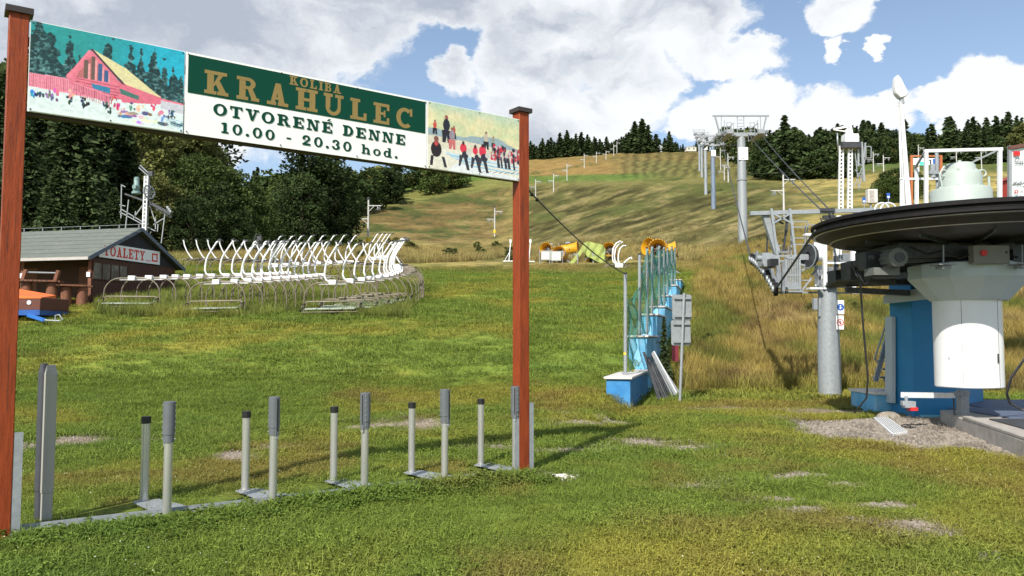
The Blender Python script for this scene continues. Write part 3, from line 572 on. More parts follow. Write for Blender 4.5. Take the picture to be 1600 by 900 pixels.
# left wood behind the hut
gl = 'trees of the dark wood on the left'
for i, (px, Y, H) in enumerate(sorted(((-60, 74, 16), (62, 76, 18.5), (105, 72, 17), (150, 80, 18), (-10, 88, 17), (30, 64, 12), (188, 78, 14), (128, 66, 9), (85, 60, 8), (175, 64, 6.5)))):
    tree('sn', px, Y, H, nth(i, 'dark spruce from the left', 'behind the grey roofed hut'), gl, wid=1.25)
for i, (px, Y, H, v, w) in enumerate(sorted(((215, 92, 15, 1, 1.1), (255, 100, 16.5, 1, 1.1), (290, 104, 14, 1, 1.1), (235, 80, 8, 1, 1.2), (196, 100, 19, 0, 1), (270, 118, 20, 2, 1.2), (10, 110, 24, 0, 1.1), (80, 115, 26, 3, 1.2), (140, 118, 26, 2, 1.2), (320, 120, 13.5, 5, 1.2), (-50, 105, 22, 2, 1.2)))):
    tree('bn', px, Y, H*1.13, nth(i, 'olive green broadleaf tree from the left', 'on the hillside behind the hut'), gl, v, w)
tree('bv', 178, 84, 11, 'small silvery leaved tree among the dark spruces', None, 0, .9)
for i, (px, Y, H, v) in enumerate(sorted(((312, 88, 10.5, 3), (352, 90, 13.0, 0), (390, 92, 10.5, 3), (338, 84, 7.5, 2), (298, 80, 6, 2), (372, 84, 6.5, 5), (408, 108, 8.5, 2)))):
    tree('bn', px, Y, H*(1.1 if px < 345 else .8), nth(i, 'rounded dark green tree from the left', 'behind the stored chairs'), 'round trees behind the chairs', v, 1.15)
for i, (px, Y, H, v) in enumerate(sorted(((455, 108, 11.5, 0), (488, 110, 12.8, 1), (515, 112, 10, 0), (470, 102, 8, 1), (530, 110, 6, 1), (440, 112, 10.5, 1)))):
    tree('bc', px, Y, H*(1.28 if px > 460 else .9), nth(i, 'tree from the left in the dark clump', 'left of the tall white lift pole'), 'dark tree clump left of the lift post', v, 1.25)
for i in range(70):
    t = random.random(); px = 400+315*t+random.uniform(-8, 8); Y = 175+205*t+random.uniform(0, 75); H = random.uniform(12, 17)
    tree('bf', px, Y, H, 'green broadleaf tree of the wood edge above the brown meadow', 'wood edge beyond the meadow', None, 1.35, parts=False)
for i in range(12):
    px = 395+random.random()*150; tree('sf', px, 280+random.uniform(0, 60), random.uniform(13, 19), 'dark spruce rising out of the distant wood edge', 'spruces of the distant wood edge', parts=False)
# ridge spruces
prof = [(832, 13), (850, 13), (870, 15), (895, 17), (915, 13), (935, 10), (960, 12), (985, 18), (1005, 20), (1020, 14), (1045, 13), (1062, 7)]
for i in range(125):
    px = 826+(1068-826)*(i+random.random())/125; H = np.interp(px, [a for a, _ in prof], [b for _, b in prof])*random.uniform(.62, 1.15)
    tree('sf', px, random.uniform(505, 545), H, 'dark spruce on the skyline ridge of the ski slope', 'spruces on the skyline ridge', parts=False, wid=1.45)
for i in range(7): tree('sf', 1080+i*4.2, 530+random.uniform(0, 20), random.uniform(8, 13), 'dark spruce at the top of the chairlift line', 'spruces at the top of the chairlift', parts=False)
# right wood
gr_ = 'trees of the wood right of the chairlift'
for i in range(26):
    t = random.random(); px = 1128+62*t; Y = 430-165*t+random.uniform(-8, 22); tree(random.choice(['sf', 'bf', 'bf']), px, Y, random.uniform(9, 15)*(1.1), 'tree along the right edge of the ski run', 'trees along the right edge of the run', None, 1.1, parts=False)
for i in range(58):
    px = random.uniform(1178, 1330); Y = random.uniform(235, 300); k = random.choice(['sf', 'bf', 'bf', 'sf']); tree(k, px, Y, random.uniform(10, 16.5)*(1.08 if k == 'sf' else .92)*np.interp(px, [1178, 1230, 1250, 1290, 1330], [.9, 1.15, .9, 1.1, 1]), 'dense dark tree of the wood behind the tow lift', gr_, 2 if k == 'bf' else None, 1.25, parts=False)
for i in range(165):
    px = random.uniform(1300, 1660); Y = random.uniform(325, 430); k = 'sf' if Y > 400 or random.random() < .25 else 'bf'
    H = random.uniform(12, 19) if k == 'sf' else random.uniform(9, 14); H *= np.interp(px, [1310, 1400, 1440, 1500, 1600], [1.08, 1.15, .95, 1.08, 1.3])
    tree(k, px, Y, H, 'tree of the dark wood on the right skyline', 'wood on the right skyline', 2 if k == 'bf' and random.random() < .6 else None, 1.2, parts=False)
for px, Y, H in ((1398, 130, 6), (1412, 128, 4.5), (1383, 134, 4.5), (1425, 140, 5)):
    tree('bn', px, Y, H, 'low round green shrub tree left of the blue information board', 'shrubs left of the information board', 0, 1.5)
# bushes of the bank and the meadow
def bush(px, Y, H, label, w=1.3, v=0, group=None):
    p = on(px, Y, -.08); r_ = bpy.data.objects.new('bush', TM['bf'][v]); COL.objects.link(r_); r_.location = p; r_.scale = (H*w, H*w, H); r_.rotation_euler.z = random.uniform(0, 6); return tag(r_, label, 'bush', group)
for i in range(26):
    a, b_ = random.uniform(1095, 1620), random.uniform(23.5, 60); bush(a, b_, random.uniform(.25, .6), 'low weedy shrub growing in the dry grass of the bank', 1.5, random.choice((0, 1, 4)), 'weedy shrubs on the bank')
for i in range(22): bush(random.uniform(560, 800), random.uniform(70, 160), random.uniform(.6, 1.5), 'low scrub in the brown meadow above the lawn', 2., random.choice((0, 1, 2)), 'scrub in the brown meadow')
for px in (430, 455, 520, 535, 560): bush(px, 98, random.uniform(1.5, 2.6), 'bright green bush at the foot of the dark trees', 1.6, 0, 'bushes at the foot of the dark trees')
# ================================================================ SIGN FRAME
A2 = Vector((-4.06, 6.5, 0)); U2 = Vector((.8197, .5728, 0)); NF = Vector((.5728, -.8197, 0))      # along the sign, and out of its front
def SP(s, z, d=0.): return Vector((A2.x, A2.y, 0))+U2*s+NF*d+Vector((0, 0, z))
SROT = Matrix((U2, -NF, Vector((0, 0, 1)))).transposed()
SL = 5.13
def glyph(ch):
    "slab serif capitals as overlapping primitives in a unit box"
    w = .29; t = .15
    def r(*a): return ('p', [(a[0], a[1]), (a[2], a[1]), (a[2], a[3]), (a[0], a[3])])
    def q(*p): return ('p', list(p))
    def a(cx, cy, rx, ry, ix, iy, a0=0, a1=360):
        n = max(6, int(abs(a1-a0)/12)); an = [R(a0+(a1-a0)*i/n) for i in range(n+1)]
        return ('a', [(cx+rx*math.cos(k), cy+ry*math.sin(k)) for k in an], [(cx+ix*math.cos(k), cy+iy*math.sin(k)) for k in an])
    def stem(x, y0=0, y1=1, sw=.12): return [r(x, y0, x+w, y1), r(x-sw, y0, x+w+sw, y0+t), r(x-sw, y1-t, x+w+sw, y1)]
    if ch == 'K': return stem(.12)+[q((.37, .38), (.62, .9), (.86, .9), (.42, .34)), q((.44, .56), (.66, .62), (.98, .1), (.68, .1)), r(.56, 0, 1.06, t), r(.52, 1-t, .98, 1)], 1.08
    if ch == 'R': return stem(.12)+[a(.52, .74, .34, .26, .12, .12, -90, 90), r(.3, .86, .53, 1), r(.3, .48, .53, .62), q((.5, .5), (.72, .54), (.95, .1), (.68, .06)), r(.66, 0, 1.04, t)], 1.06
    if ch == 'A': return [q((.16, .05), (.36, .05), (.60, 1), (.40, 1)), q((.58, .05), (.86, .05), (.64, 1), (.40, 1)), r(.27, .26, .72, .38), r(0, 0, .44, t), r(.52, 0, 1.02, t)], 1.04
    if ch == 'H': return stem(.12)+stem(.68)+[r(.3, .43, .75, .57)], 1.06
    if ch == 'N': return [r(.12, 0, .26, 1), r(0, 0, .42, t), r(0, 1-t, .36, 1), q((.1, 1), (.4, 1), (.9, 0), (.62, 0)), r(.76, .1, .9, 1), r(.62, 1-t, 1.04, 1)], 1.06
    if ch == 'U': return [r(.1, .35, .34, 1), r(0, 1-t, .46, 1), r(.72, .35, .88, 1), r(.58, 1-t, 1.02, 1), a(.49, .36, .39, .37, .2, .2, 180, 360)], 1.04
    if ch == 'L': return stem(.12)+[r(.3, 0, .86, t), r(.72, 0, .88, .36)], .92
    if ch in 'EÉ':
        g = stem(.12)+[r(.3, 0, .86, t), r(.74, 0, .88, .33), r(.3, 1-t, .86, 1), r(.74, .68, .88, 1), r(.3, .44, .62, .57), r(.56, .34, .66, .67)]
        return g+([q((.40, 1.08), (.56, 1.08), (.80, 1.30), (.55, 1.30))] if ch == 'É' else []), .94
    if ch == 'C': return [a(.5, .5, .5, .51, .25, .33, 48, 312), r(.78, .62, .92, 1)], .98
    if ch == 'O': return [a(.5, .5, .5, .51, .24, .36)], 1.02
    if ch == 'D': return stem(.12)+[a(.4, .5, .52, .5, .27, .36, -90, 90)], .96
    if ch == 'B': return stem(.12)+[a(.5, .74, .32, .26, .12, .12, -90, 90), a(.5, .28, .38, .28, .14, .13, -90, 90), r(.3, .86, .52, 1), r(.3, 0, .52, .15), r(.3, .43, .52, .56)], .92
    if ch == 'I': return stem(.12), .5
    if ch == 'T': return [r(.34, 0, .59, 1), r(.2, 0, .73, t), r(0, 1-t, .93, 1), r(0, .68, .13, 1), r(.8, .68, .93, 1)], .96
    if ch == 'V': return [q((.12, .95), (.40, .95), (.62, 0), (.42, 0)), q((.42, 0), (.60, 0), (.90, .95), (.74, .95)), r(0, 1-t, .48, 1), r(.6, 1-t, 1.04, 1)], 1.04
    if ch == 'Y': return [r(.38, 0, .62, .5), r(.26, 0, .74, t), q((.1, .95), (.38, .95), (.62, .42), (.38, .42)), q((.38, .42), (.6, .42), (.9, .95), (.72, .95)), r(0, 1-t, .46, 1), r(.58, 1-t, 1.02, 1)], 1.02
    if ch == '1': return [r(.22, 0, .48, 1), r(.06, 0, .64, t), q((.05, .82), (.05, .94), (.3, 1), (.3, .82))], .7
    if ch == '0': return [a(.4, .5, .4, .51, .17, .37)], .82
    if ch == '2': return [a(.36, .68, .36, .33, .13, .16, -20, 190), q((.5, .62), (.72, .6), (.26, .12), (.0, .12)), r(0, 0, .74, .2), a(.12, .66, .13, .13, .005, .005)], .8
    if ch == '3': return [a(.36, .73, .34, .28, .12, .13, -90, 190), a(.36, .28, .38, .29, .13, .14, -190, 90)], .8
    if ch == '.': return [a(.16, .13, .15, .14, .004, .004)], .34
    if ch == '-': return [r(.05, .34, .45, .5)], .5
    if ch == 'h': return [r(.1, 0, .32, 1), r(0, 0, .42, .12), r(0, .88, .3, 1), a(.5, .42, .28, .28, .08, .13, 0, 150), r(.56, 0, .78, .44), r(.48, 0, .88, .12)], .9
    if ch == 'o': return [a(.38, .35, .38, .36, .17, .24)], .8
    if ch == 'd': return [a(.34, .34, .34, .35, .13, .23), r(.5, 0, .72, 1), r(.4, .88, .7, 1), r(.5, 0, .84, .12)], .88
    return [], .45
def lettering(name, text, x0, x1, z0, h, plane, mat, parent, d0=.0, gap=.16):
    "plane(x, z, d) maps panel coordinates to the world"
    gs = [glyph(c) for c in text]; tot = sum(w for _, w in gs)+gap*(len(gs)-1); kx = (x1-x0)/tot; x = 0
    for pr, w in gs:
        b = MB()
        for i, g in enumerate(pr):
            d = d0+.0004*(i+1)
            if g[0] == 'p': b.add([plane(x0+(x+u)*kx, z0+v*h, d) for u, v in g[1]], [tuple(range(len(g[1])))])
            else:
                n = len(g[1]); b.add([plane(x0+(x+u)*kx, z0+v*h, d) for u, v in g[1]+g[2]], [(j, j+1, n+j+1, n+j) for j in range(n-1)])
        x += w+gap
        if pr: b.build('letter', mat, parent, smooth=False)
frame = thing('sign_frame', 'tall wooden sign frame of two red brown posts with three panels between them', 'sign', SP(0, 0))
def post(s):
    b = MB(); b.box(SP(s, 2.13, -.07), (.142, .142, 4.3), SROT); o = b.build('post', stain, frame, bevel=.006)
    c = MB(); c.box(SP(s, 4.287, -.07), (.20, .20, .05), SROT); c.box(SP(s, 4.325, -.07), (.19, .19, .028), SROT, taper=.25); c.build('post_cap', capm, o)
    for k in (-1, 1):
        m = MB(); m.box(SP(s+k*.075, .40, -.055), (.009, .10, .86), SROT); m.box(SP(s+k*.105, .40, -.008), (.062, .009, .86), SROT); m.build('bracket', galv, o)
    m = MB(); m.tube([SP(s-.105, .46, -.05), SP(s+.115, .46, -.05)], .009, 7); m.disc(SP(s-.1, .46, -.05), U2, .018, .014, 6); m.disc(SP(s+.105, .46, -.05), U2, .018, .014, 6)
    for zz in (.78, .72, .2): m.disc(SP(s+.082, zz, -.05), U2, .008, .012, 6)
    m.build('bolt', galv, o)
    # drying cracks in the wood
    m = MB()
    for k in range(4):
        z0 = random.uniform(.9, 3.2); x = random.uniform(-.05, .055); m.bar(SP(s+x, z0, .0013), SP(s+x+random.uniform(-.004, .004), z0+random.uniform(.25, .8), .0013), .0022, .001, NF)
    m.build('crack', capm, o)
    return o
post(.0); post(SL)
b = MB(); b.box(SP(SL/2, 3.475, -.075), (SL-.15, .07, .09), SROT); b.box(SP(SL/2, 4.06, -.075), (SL-.15, .05, .07), SROT); b.build('cross_beam', beamm, frame)
PZ0, PZ1 = 3.425, 4.165
def SQ(s, z, d=0.):
    f = 1-s/5.06; k = (z-PZ0)/(PZ1-PZ0); return SP(s, z+f*(.032+.028*k), d)
def panel(name, s0, s1, label):
    b = MB(); c = [SQ(s, z, d) for d in (-.02, -.004) for s, z in ((s0, PZ0), (s1, PZ0), (s1, PZ1), (s0, PZ1))]; b.add(c, [(3, 2, 1, 0), (4, 5, 6, 7), (0, 1, 5, 4), (1, 2, 6, 5), (2, 3, 7, 6), (3, 0, 4, 7)])
    return b.build(name, printw, frame, label, smooth=False)
def paint_grid(name, s0, s1, z0, z1, nx, ny, fn, plane, parent, mat_name):
    u, v = np.meshgrid(np.linspace(0, 1, nx), np.linspace(0, 1, ny)); c = fn(u, v)
    pts = np.array([plane(s0+(s1-s0)*a, z0+(z1-z0)*b_, .001) for a, b_ in zip(u.ravel(), v.ravel())]); org = parent.location+(parent.parent.location if parent.parent else Vector((0, 0, 0)))
    pts -= np.array(org); me = bpy.data.meshes.new(name); i = (np.arange(ny-1)[:, None]*nx+np.arange(nx-1)).ravel(); q = np.stack([i, i+1, i+nx+1, i+nx], -1)
    me.vertices.add(nx*ny); me.vertices.foreach_set('co', pts.ravel()); me.loops.add(q.size); me.loops.foreach_set('vertex_index', q.ravel()); me.polygons.add(len(q)); me.polygons.foreach_set('loop_start', np.arange(0, q.size, 4)); me.update(calc_edges=True)
    a = me.color_attributes.new('gcol', 'FLOAT_COLOR', 'POINT'); a.data.foreach_set('color', np.concatenate([c.reshape(-1, 3), np.ones((nx*ny, 1))], 1).ravel())
    m = bpy.data.materials.new(mat_name); m.use_nodes = True; t = m.node_tree; n = t.nodes.new('ShaderNodeAttribute'); n.attribute_name = 'gcol'; t.links.new(n.outputs['Color'], t.nodes['Principled BSDF'].inputs['Base Color']); t.nodes['Principled BSDF'].inputs['Roughness'].default_value = .45
    me.materials.append(m); o = bpy.data.objects.new(name, me); COL.objects.link(o); o.parent = parent; return o
def srgb(*c): return np.array([((x/255+.055)/1.055)**2.4 if x > 10 else x/255/12.92 for x in c])
def poly(c, u, v, pts, col, k=1.):
    m = inpoly(u, v, pts); c[m] = c[m]*(1-k)+srgb(*col)*k
def blobp(c, u, v, x, y, rx, ry, col): m = ((u-x)/rx)**2+((v-y)/ry)**2 < 1; c[m] = srgb(*col)
def chalet(u, v):
    n = fbm2(u*22+3, v*16, 51, 5); n2 = fbm2(u*60, v*45, 52, 3); c = np.ones(u.shape+(3,))*srgb(40, 150, 150); c = MIXC(c, srgb(30, 175, 205), sst(u, .3, 1)); c = c*(1+.12*n[..., None])
    for x, h, w in ((.05, 1.05, .11), (.12, .95, .10), (.24, .90, .08), (.30, .7, .07), (.48, .98, .06), (.63, .93, .08), (.70, .92, .07), (.79, .95, .10), (.86, .85, .07), (.92, .82, .08), (.98, .7, .08)):
        top = h; m = (np.abs(u-x)+n*.035 < w*np.clip((top-v)/.55, 0, 1.2)) & (v > .25) & (v < top+.02); tc_ = srgb(24, 66, 68)*(1+1.1*n2[..., None])+srgb(120, 160, 160)*np.clip(n2+n*.6-.05, 0, 1)[..., None]*.8
        c[m] = np.clip(tc_, 0, 1)[m]
    snow = v+n*.01 < .33; c[snow] = (srgb(222, 236, 236)*(1+.05*n[..., None]))[snow]
    poly(c, u, v, [(.0, .42), (.24, .43), (.5, .32), (.5, .24), (0, .27)], (238, 150, 170)); 
    for i in range(44):
        x = i*.0115; yb = .415-max(0, x-.22)*.38; poly(c, u, v, [(x, yb-.14), (x+.004, yb-.14), (x+.004, yb), (x, yb)], (200, 95, 120))
    poly(c, u, v, [(.22, .46), (.38, .80), (.56, .49), (.58, .28), (.27, .33)], (226, 120, 140)); poly(c, u, v, [(.22, .44), (.355, .79), (.375, .80), (.25, .44)], (240, 130, 150)); poly(c, u, v, [(.28, .46), (.37, .72), (.50, .50), (.50, .46)], (190, 110, 110))
    for x in (.33, .375, .42, .46): poly(c, u, v, [(x, .46), (x+.025, .46), (x+.025, .74-abs(x-.37)*1.6), (x, .74-abs(x-.37)*1.6)], (60, 95, 140) if x > .4 else (110, 90, 80)); poly(c, u, v, [(x+.025, .46), (x+.038, .46), (x+.038, .70-abs(x-.37)*1.6), (x+.025, .70-abs(x-.37)*1.6)], (240, 160, 165))
    poly(c, u, v, [(.54, .50), (.84, .40), (.84, .30), (.58, .25)], (222, 112, 135)); poly(c, u, v, [(.37, .82), (.60, .66), (.845, .38), (.60, .47)], (225, 215, 165)); poly(c, u, v, [(.365, .81), (.38, .82), (.60, .46), (.575, .47)], (70, 50, 60))
    for k in range(5): y = .45-k*.035; poly(c, u, v, [(.28, y), (.56, y-.02), (.56, y-.028), (.28, y-.008)], (170, 70, 95))
    poly(c, u, v, [(.38, .415), (.5, .40), (.5, .33), (.39, .36)], (50, 130, 170)); poly(c, u, v, [(.56, .415), (.69, .36), (.69, .31), (.57, .35)], (70, 120, 110)); poly(c, u, v, [(.84, .37), (1, .35), (1, .22), (.84, .25)], (205, 205, 215)); poly(c, u, v, [(.84, .375), (1, .352), (1, .335), (.84, .35)], (235, 120, 140))
    poly(c, u, v, [(.27, .40), (.5, .31), (.5, .22), (.27, .30)], (236, 140, 160))
    for i in range(22): x = .275+i*.0105; y = .40-(x-.27)*.4; poly(c, u, v, [(x, y-.10), (x+.004, y-.10), (x+.004, y-.015), (x, y-.015)], (150, 60, 90))
    r = np.random.default_rng(5); 
    for x, y, cc in ((.03, .2, (60, 150, 200)), (.07, .18, (40, 70, 110)), (.12, .2, (150, 120, 170)), (.16, .25, (235, 130, 150)), (.145, .17, (90, 90, 140)), (.25, .25, (235, 160, 170)), (.25, .18, (50, 60, 90)), (.33, .21, (40, 55, 70)), (.35, .16, (30, 45, 60)), (.47, .2, (35, 70, 80)), (.49, .15, (30, 50, 60)), (.54, .2, (230, 70, 110)), (.53, .27, (190, 60, 90)), (.58, .16, (240, 170, 185)), (.64, .21, (90, 130, 120)), (.70, .2, (220, 190, 180)), (.80, .26, (225, 70, 110)), (.83, .2, (230, 140, 160)), (.91, .23, (60, 90, 160)), (.91, .17, (40, 60, 70)), (.86, .15, (120, 140, 190))):
        for _ in range(6): blobp(c, u, v, x+r.normal(0, .012), y+r.normal(0, .02), r.uniform(.004, .011), r.uniform(.012, .03), tuple(np.clip(np.array(cc)+r.normal(0, 22, 3), 5, 250)))
    for x, y, cc in ((.6, .10, (60, 130, 180)), (.64, .13, (190, 150, 150)), (.68, .05, (215, 200, 215)), (.71, .12, (225, 215, 200)), (.74, .16, (120, 100, 110)), (.76, .08, (230, 220, 210)), (.86, .08, (60, 80, 90)), (.93, .085, (90, 95, 90)), (.97, .08, (50, 60, 70))):
        for _ in range(5): blobp(c, u, v, x+r.normal(0, .02), y+r.normal(0, .012), r.uniform(.012, .032), r.uniform(.01, .02), tuple(np.clip(np.array(cc)+r.normal(0, 25, 3), 5, 250)))
    for k in range(5): poly(c, u, v, [(.8+k*.02, .17-k*.03), (1, .13-k*.03), (1, .12-k*.03), (.84+k*.02, .155-k*.03)], (150, 200, 225))
    c = c*(1+.22*n2)[..., None]; poly(c, u, v, [(0, 0), (1, 0), (1, .03), (0, .05)], (232, 240, 240), .5)
    return np.clip(c*.93, .004, .9)
def skiers(u, v):
    n = fbm2(u*9, v*7, 61, 5); n2 = fbm2(u*50, v*30, 62, 3); c = np.ones(u.shape+(3,))*srgb(200, 208, 165); c = MIXC(c, srgb(228, 216, 172), np.clip(.5+n*1.3, 0, 1)); c = MIXC(c, srgb(170, 200, 185), sst(v, .78, 1.05)*.8)
    hill = v+n*.03 < .62-.10*np.abs(u-.45)**.6+.05*np.cos(u*9); c[hill] = srgb(150, 170, 178); sn = v+n*.03 < .50-.03*u; c[sn] = (srgb(216, 208, 188)*(1+.08*n[..., None]))[sn]; s2 = v+n*.04 < .36-.05*u; c[s2] = srgb(226, 222, 205)
    for k in range(9): y = .28-k*.03+.02*math.sin(k*3); poly(c, u, v, [(.15+.04*k, y), (.98, y-.04), (1, y-.055), (.2+.05*k, y-.03)], (150, 195, 222) if k % 2 else (198, 220, 232))
    poly(c, u, v, [(.3, .14), (1, .04), (1, 0), (.2, 0)], (226, 230, 232))
    r = np.random.default_rng(9)
    def person(x, y, h, cc, leg=(30, 30, 40)):
        blobp(c, u, v, x, y+h*.92, h*.045, h*.09, (150, 95, 80)); blobp(c, u, v, x, y+h*.64, h*.085, h*.24, cc); poly(c, u, v, [(x-h*.10, y), (x-h*.02, y), (x+h*.03, y+h*.45), (x-h*.11, y+h*.45)], leg); poly(c, u, v, [(x+h*.03, y), (x+h*.11, y), (x+h*.10, y+h*.45), (x, y+h*.45)], leg)
    person(.07, .52, .22, (200, 80, 70)); person(.19, .42, .42, (28, 32, 48)); person(.27, .5, .2, (180, 80, 70)); person(.25, .33, .34, (150, 140, 150), (200, 110, 110)); person(.62, .42, .28, (190, 180, 160)); person(.70, .45, .2, (150, 150, 140))
    blobp(c, u, v, .085, .30, .055, .12, (34, 22, 24)); blobp(c, u, v, .085, .40, .022, .05, (190, 70, 70)); blobp(c, u, v, .085, .455, .024, .045, (130, 80, 70)); poly(c, u, v, [(.03, .2), (.06, .2), (.05, .05), (.02, .05)], (38, 34, 48)); poly(c, u, v, [(.14, .2), (.17, .2), (.20, .04), (.17, .04)], (38, 34, 48))
    for x, y, s in ((.37, .38, 1), (.5, .37, .8), (.58, .38, 1.1)):
        blobp(c, u, v, x, y, .036*s, .075*s, (215, 50, 75)); blobp(c, u, v, x, y+.08*s, .014, .03, (60, 35, 35)); blobp(c, u, v, x+.02, y-.10, .035*s, .06*s, (44, 42, 54)); blobp(c, u, v, x+.06, y-.06, .03, .04, (200, 200, 195)); poly(c, u, v, [(x, y-.12), (x+.04, y-.12), (x+.07, y-.33), (x+.04, y-.33)], (44, 42, 54)); poly(c, u, v, [(x-.04, y-.10), (x, y-.12), (x-.03, y-.28), (x-.05, y-.28)], (54, 52, 64))
    for _ in range(95):
        x = r.uniform(.68, 1.0); y = .52-.22*r.random()+.02; cc = ((205, 50, 75), (40, 38, 48), (200, 190, 190), (180, 60, 70), (60, 60, 80))[r.integers(5)]; blobp(c, u, v, x, y-.04, r.uniform(.006, .02), r.uniform(.02, .055), cc)
    for _ in range(14): x = r.uniform(.72, .95); poly(c, u, v, [(x, .34), (x+.012, .34), (x+.03, .16), (x+.015, .16)], (48, 46, 60))
    for k in range(7): x = .55+.07*k; poly(c, u, v, [(x, .035+.012*k), (x+.055, .075+.012*k), (x+.055, .066+.012*k), (x, .026+.012*k)], (60, 60, 70))
    c = c*(1+.2*n2)[..., None]
    return np.clip(c*.93, .004, .9)
pl = panel('picture_panel', .078, 1.302, 'panel with a printed picture of a pink log chalet in snow'); paint_grid('picture_print', .083, 1.296, PZ0+.006, PZ1-.006, 300, 185, chalet, SQ, frame, 'chalet_print')
pm = panel('text_panel', 1.31, 3.82, 'green and white panel with gold and green lettering')
pr_ = panel('picture_panel', 3.828, 5.06, 'panel with a printed picture of skiers in deck chairs on snow'); paint_grid('picture_print', 3.833, 5.055, PZ0+.006, PZ1-.006, 290, 180, skiers, SQ, frame, 'skiers_print')
b = MB(); b.add([SQ(1.33, 3.80, .0), SQ(3.80, 3.80, .0), SQ(3.80, 4.146, .0), SQ(1.33, 4.146, .0)], [(0, 1, 2, 3)]); b.build('green_band', green, frame, smooth=False)
PS = lambda x, z, d: SQ(1.31+x, z, d)
def zf(f): return PZ1-(PZ1-PZ0)*f
lettering('lettering', 'KRAHULEC', .165, 2.34, zf(.465), .215, PS, gold, frame, .0006, .34)
lettering('lettering', 'KOLIBA', .97, 1.51, zf(.155), .088, PS, gold, frame, .0006, .22)
lettering('lettering', 'OTVORENÉ DENNE', .25, 2.25, zf(.715), .108, PS, green, frame, .0006, .2)
lettering('lettering', '10.00 - 20.30 hod.', .32, 2.16, zf(.925), .098, PS, green, frame, .0006, .26)
b = MB()
for s in (.10, .70, 1.28, 1.33, 2.2, 3.0, 3.80, 3.85, 4.5, 5.04):
    for z in (PZ0+.02, PZ1-.02): b.disc(SQ(s, z, .003), NF, .007, .004, 6)
b.build('screw', darks, frame)
# ================================================================ BOLLARDS AND GROUND RAIL
def ring(b, c, r, z0, z1, n=18): b.lathe(c, [(.0005, z0), (r, z0), (r, z1), (.0005, z1)], n)
def front_bollard(loc, yaw, label):
    t = thing('bollard', label, 'bollard', loc, 'steel bollards with grey sleeves in the front row', yaw)
    b = MB(); ring(b, (0, 0, 0), .038, 0, .80); b.lathe((0, 0, 0), [(.038, .0), (.06, .0), (.06, .008), (.038, .008)], 16); b.build('tube', steel, t).location = (0, 0, 0)
    b = MB(); n = 20
    for r0, z0, z1 in ((.053, .70, .985), (.048, .63, .70)): b.lathe((0, 0, 0), [(.0005, z0), (r0, z0), (r0, z1), (r0-.008, z1+.006), (.0005, z1+.006)], n)
    b.box((.047, 0, .80), (.022, .030, .36)); b.build('sleeve', sleeve, t)
    b = MB(); b.box((.058, .0, .82), (.004, .012, .30)); b.build('slot', blackp, t)
    b = MB()
    for k in range(7): b.disc((.046, .030, .66+k*.05), (1, 1, 0), .005, .012, 6); b.disc((-.046, -.028, .66+k*.05), (1, 1, 0), .005, .012, 6)
    b.disc((.05, 0, .605), (1, 0, 0), .014, .02, 8); b.build('screw', galvd, t); return t
def back_bollard(loc, label):
    t = thing('bollard', label, 'bollard', loc, 'short steel bollards with black caps in the back row')
    b = MB(); ring(b, (0, 0, 0), .040, 0, .745); b.lathe((0, 0, 0), [(.04, .0), (.06, .0), (.06, .008), (.04, .008)], 16); b.build('tube', steel, t)
    b = MB(); ring(b, (0, 0, 0), .0445, .735, .80); b.build('cap', blackp, t); return t
_Z = Vector((0, 0, 0))
fb = front_bollard(_Z, 0, ''); bb = back_bollard(_Z, '')
fl_ = ['sleeved bollard nearest the tall double grey pole', 'second sleeved bollard from the left', 'middle sleeved bollard of the front row', 'sleeved bollard next to the one at the right post', 'sleeved bollard standing against the right wooden post']
bl_ = ['black capped short bollard nearest the tall double grey pole', 'second black capped bollard from the left', 'middle black capped bollard of the back row', 'fourth black capped bollard from the left', 'black capped bollard nearest the right wooden post']
yaw = (2.6, -.7, -1.9, -.6, -1.7)
for i in range(5):
    p = Vector((-3.045+.771*i, 7.22+.55*i, .035)); q = Vector((-3.51+.782*i, 7.80+.55*i, .035))
    f = fb if i == 0 else dup(fb); f.location = p; f.rotation_euler.z = yaw[i]; f['label'] = fl_[i]
    g = bb if i == 0 else dup(bb); g.location = q; g['label'] = bl_[i]
rail = thing('ground_rail', 'flat galvanised steel rail on the grass joining the bollards', 'rail', (-4.0, 6.75, 0))
ra = Vector((-4.02, 6.56, .028)); rb = Vector((.16, 9.44, .028)); b = MB(); b.bar(ra, rb, .105, .03); b.bar(ra+Vector((-.045, .06, .02)), rb+Vector((-.045, .06, .02)), .012, .05); b.build('channel', galv, rail)
for i in range(5):
    p = Vector((-3.045+.771*i, 7.22+.55*i, .0)); q = Vector((-3.51+.782*i, 7.80+.55*i, .0)); b = MB(); e = U2
    pts = [p-e*.06, p+e*.30, q+e*.13, q-e*.10]; b.prism([(x.x, x.y) for x in pts], .032, .043); b.bar(p+e*.30+_Z, q+e*.12+_Z, .012, .07); o = b.build('cross_plate', galv, rail)
tp = thing('double_pole', 'tall grey twin pole with slanted caps at the left end of the rail', 'pole', (-4.02, 7.05, 0))
def twin(cx, cy, mt, h, r=.051):
    b = MB(); n = 22; b.lathe((cx, cy, 0), [(r*.90, 0), (r*.90, .26), (r, .265), (r, h)], n); b.build('pole_tube', mt, tp)
    b = MB(); an = [2*math.pi*k/n for k in range(n)]; lo = [(cx+r*1.03*math.cos(a), cy+r*1.03*math.sin(a), h) for a in an]; hi = [(cx+r*.55*math.cos(a)*.9, cy+r*.9*math.sin(a), h+.085+.0*math.cos(a)) for a in an]
    b.add(lo+hi, [(k, (k+1) % n, n+(k+1) % n, n+k) for k in range(n)]+[tuple(range(n, 2*n))]); b.build('pole_cap', mt, tp)
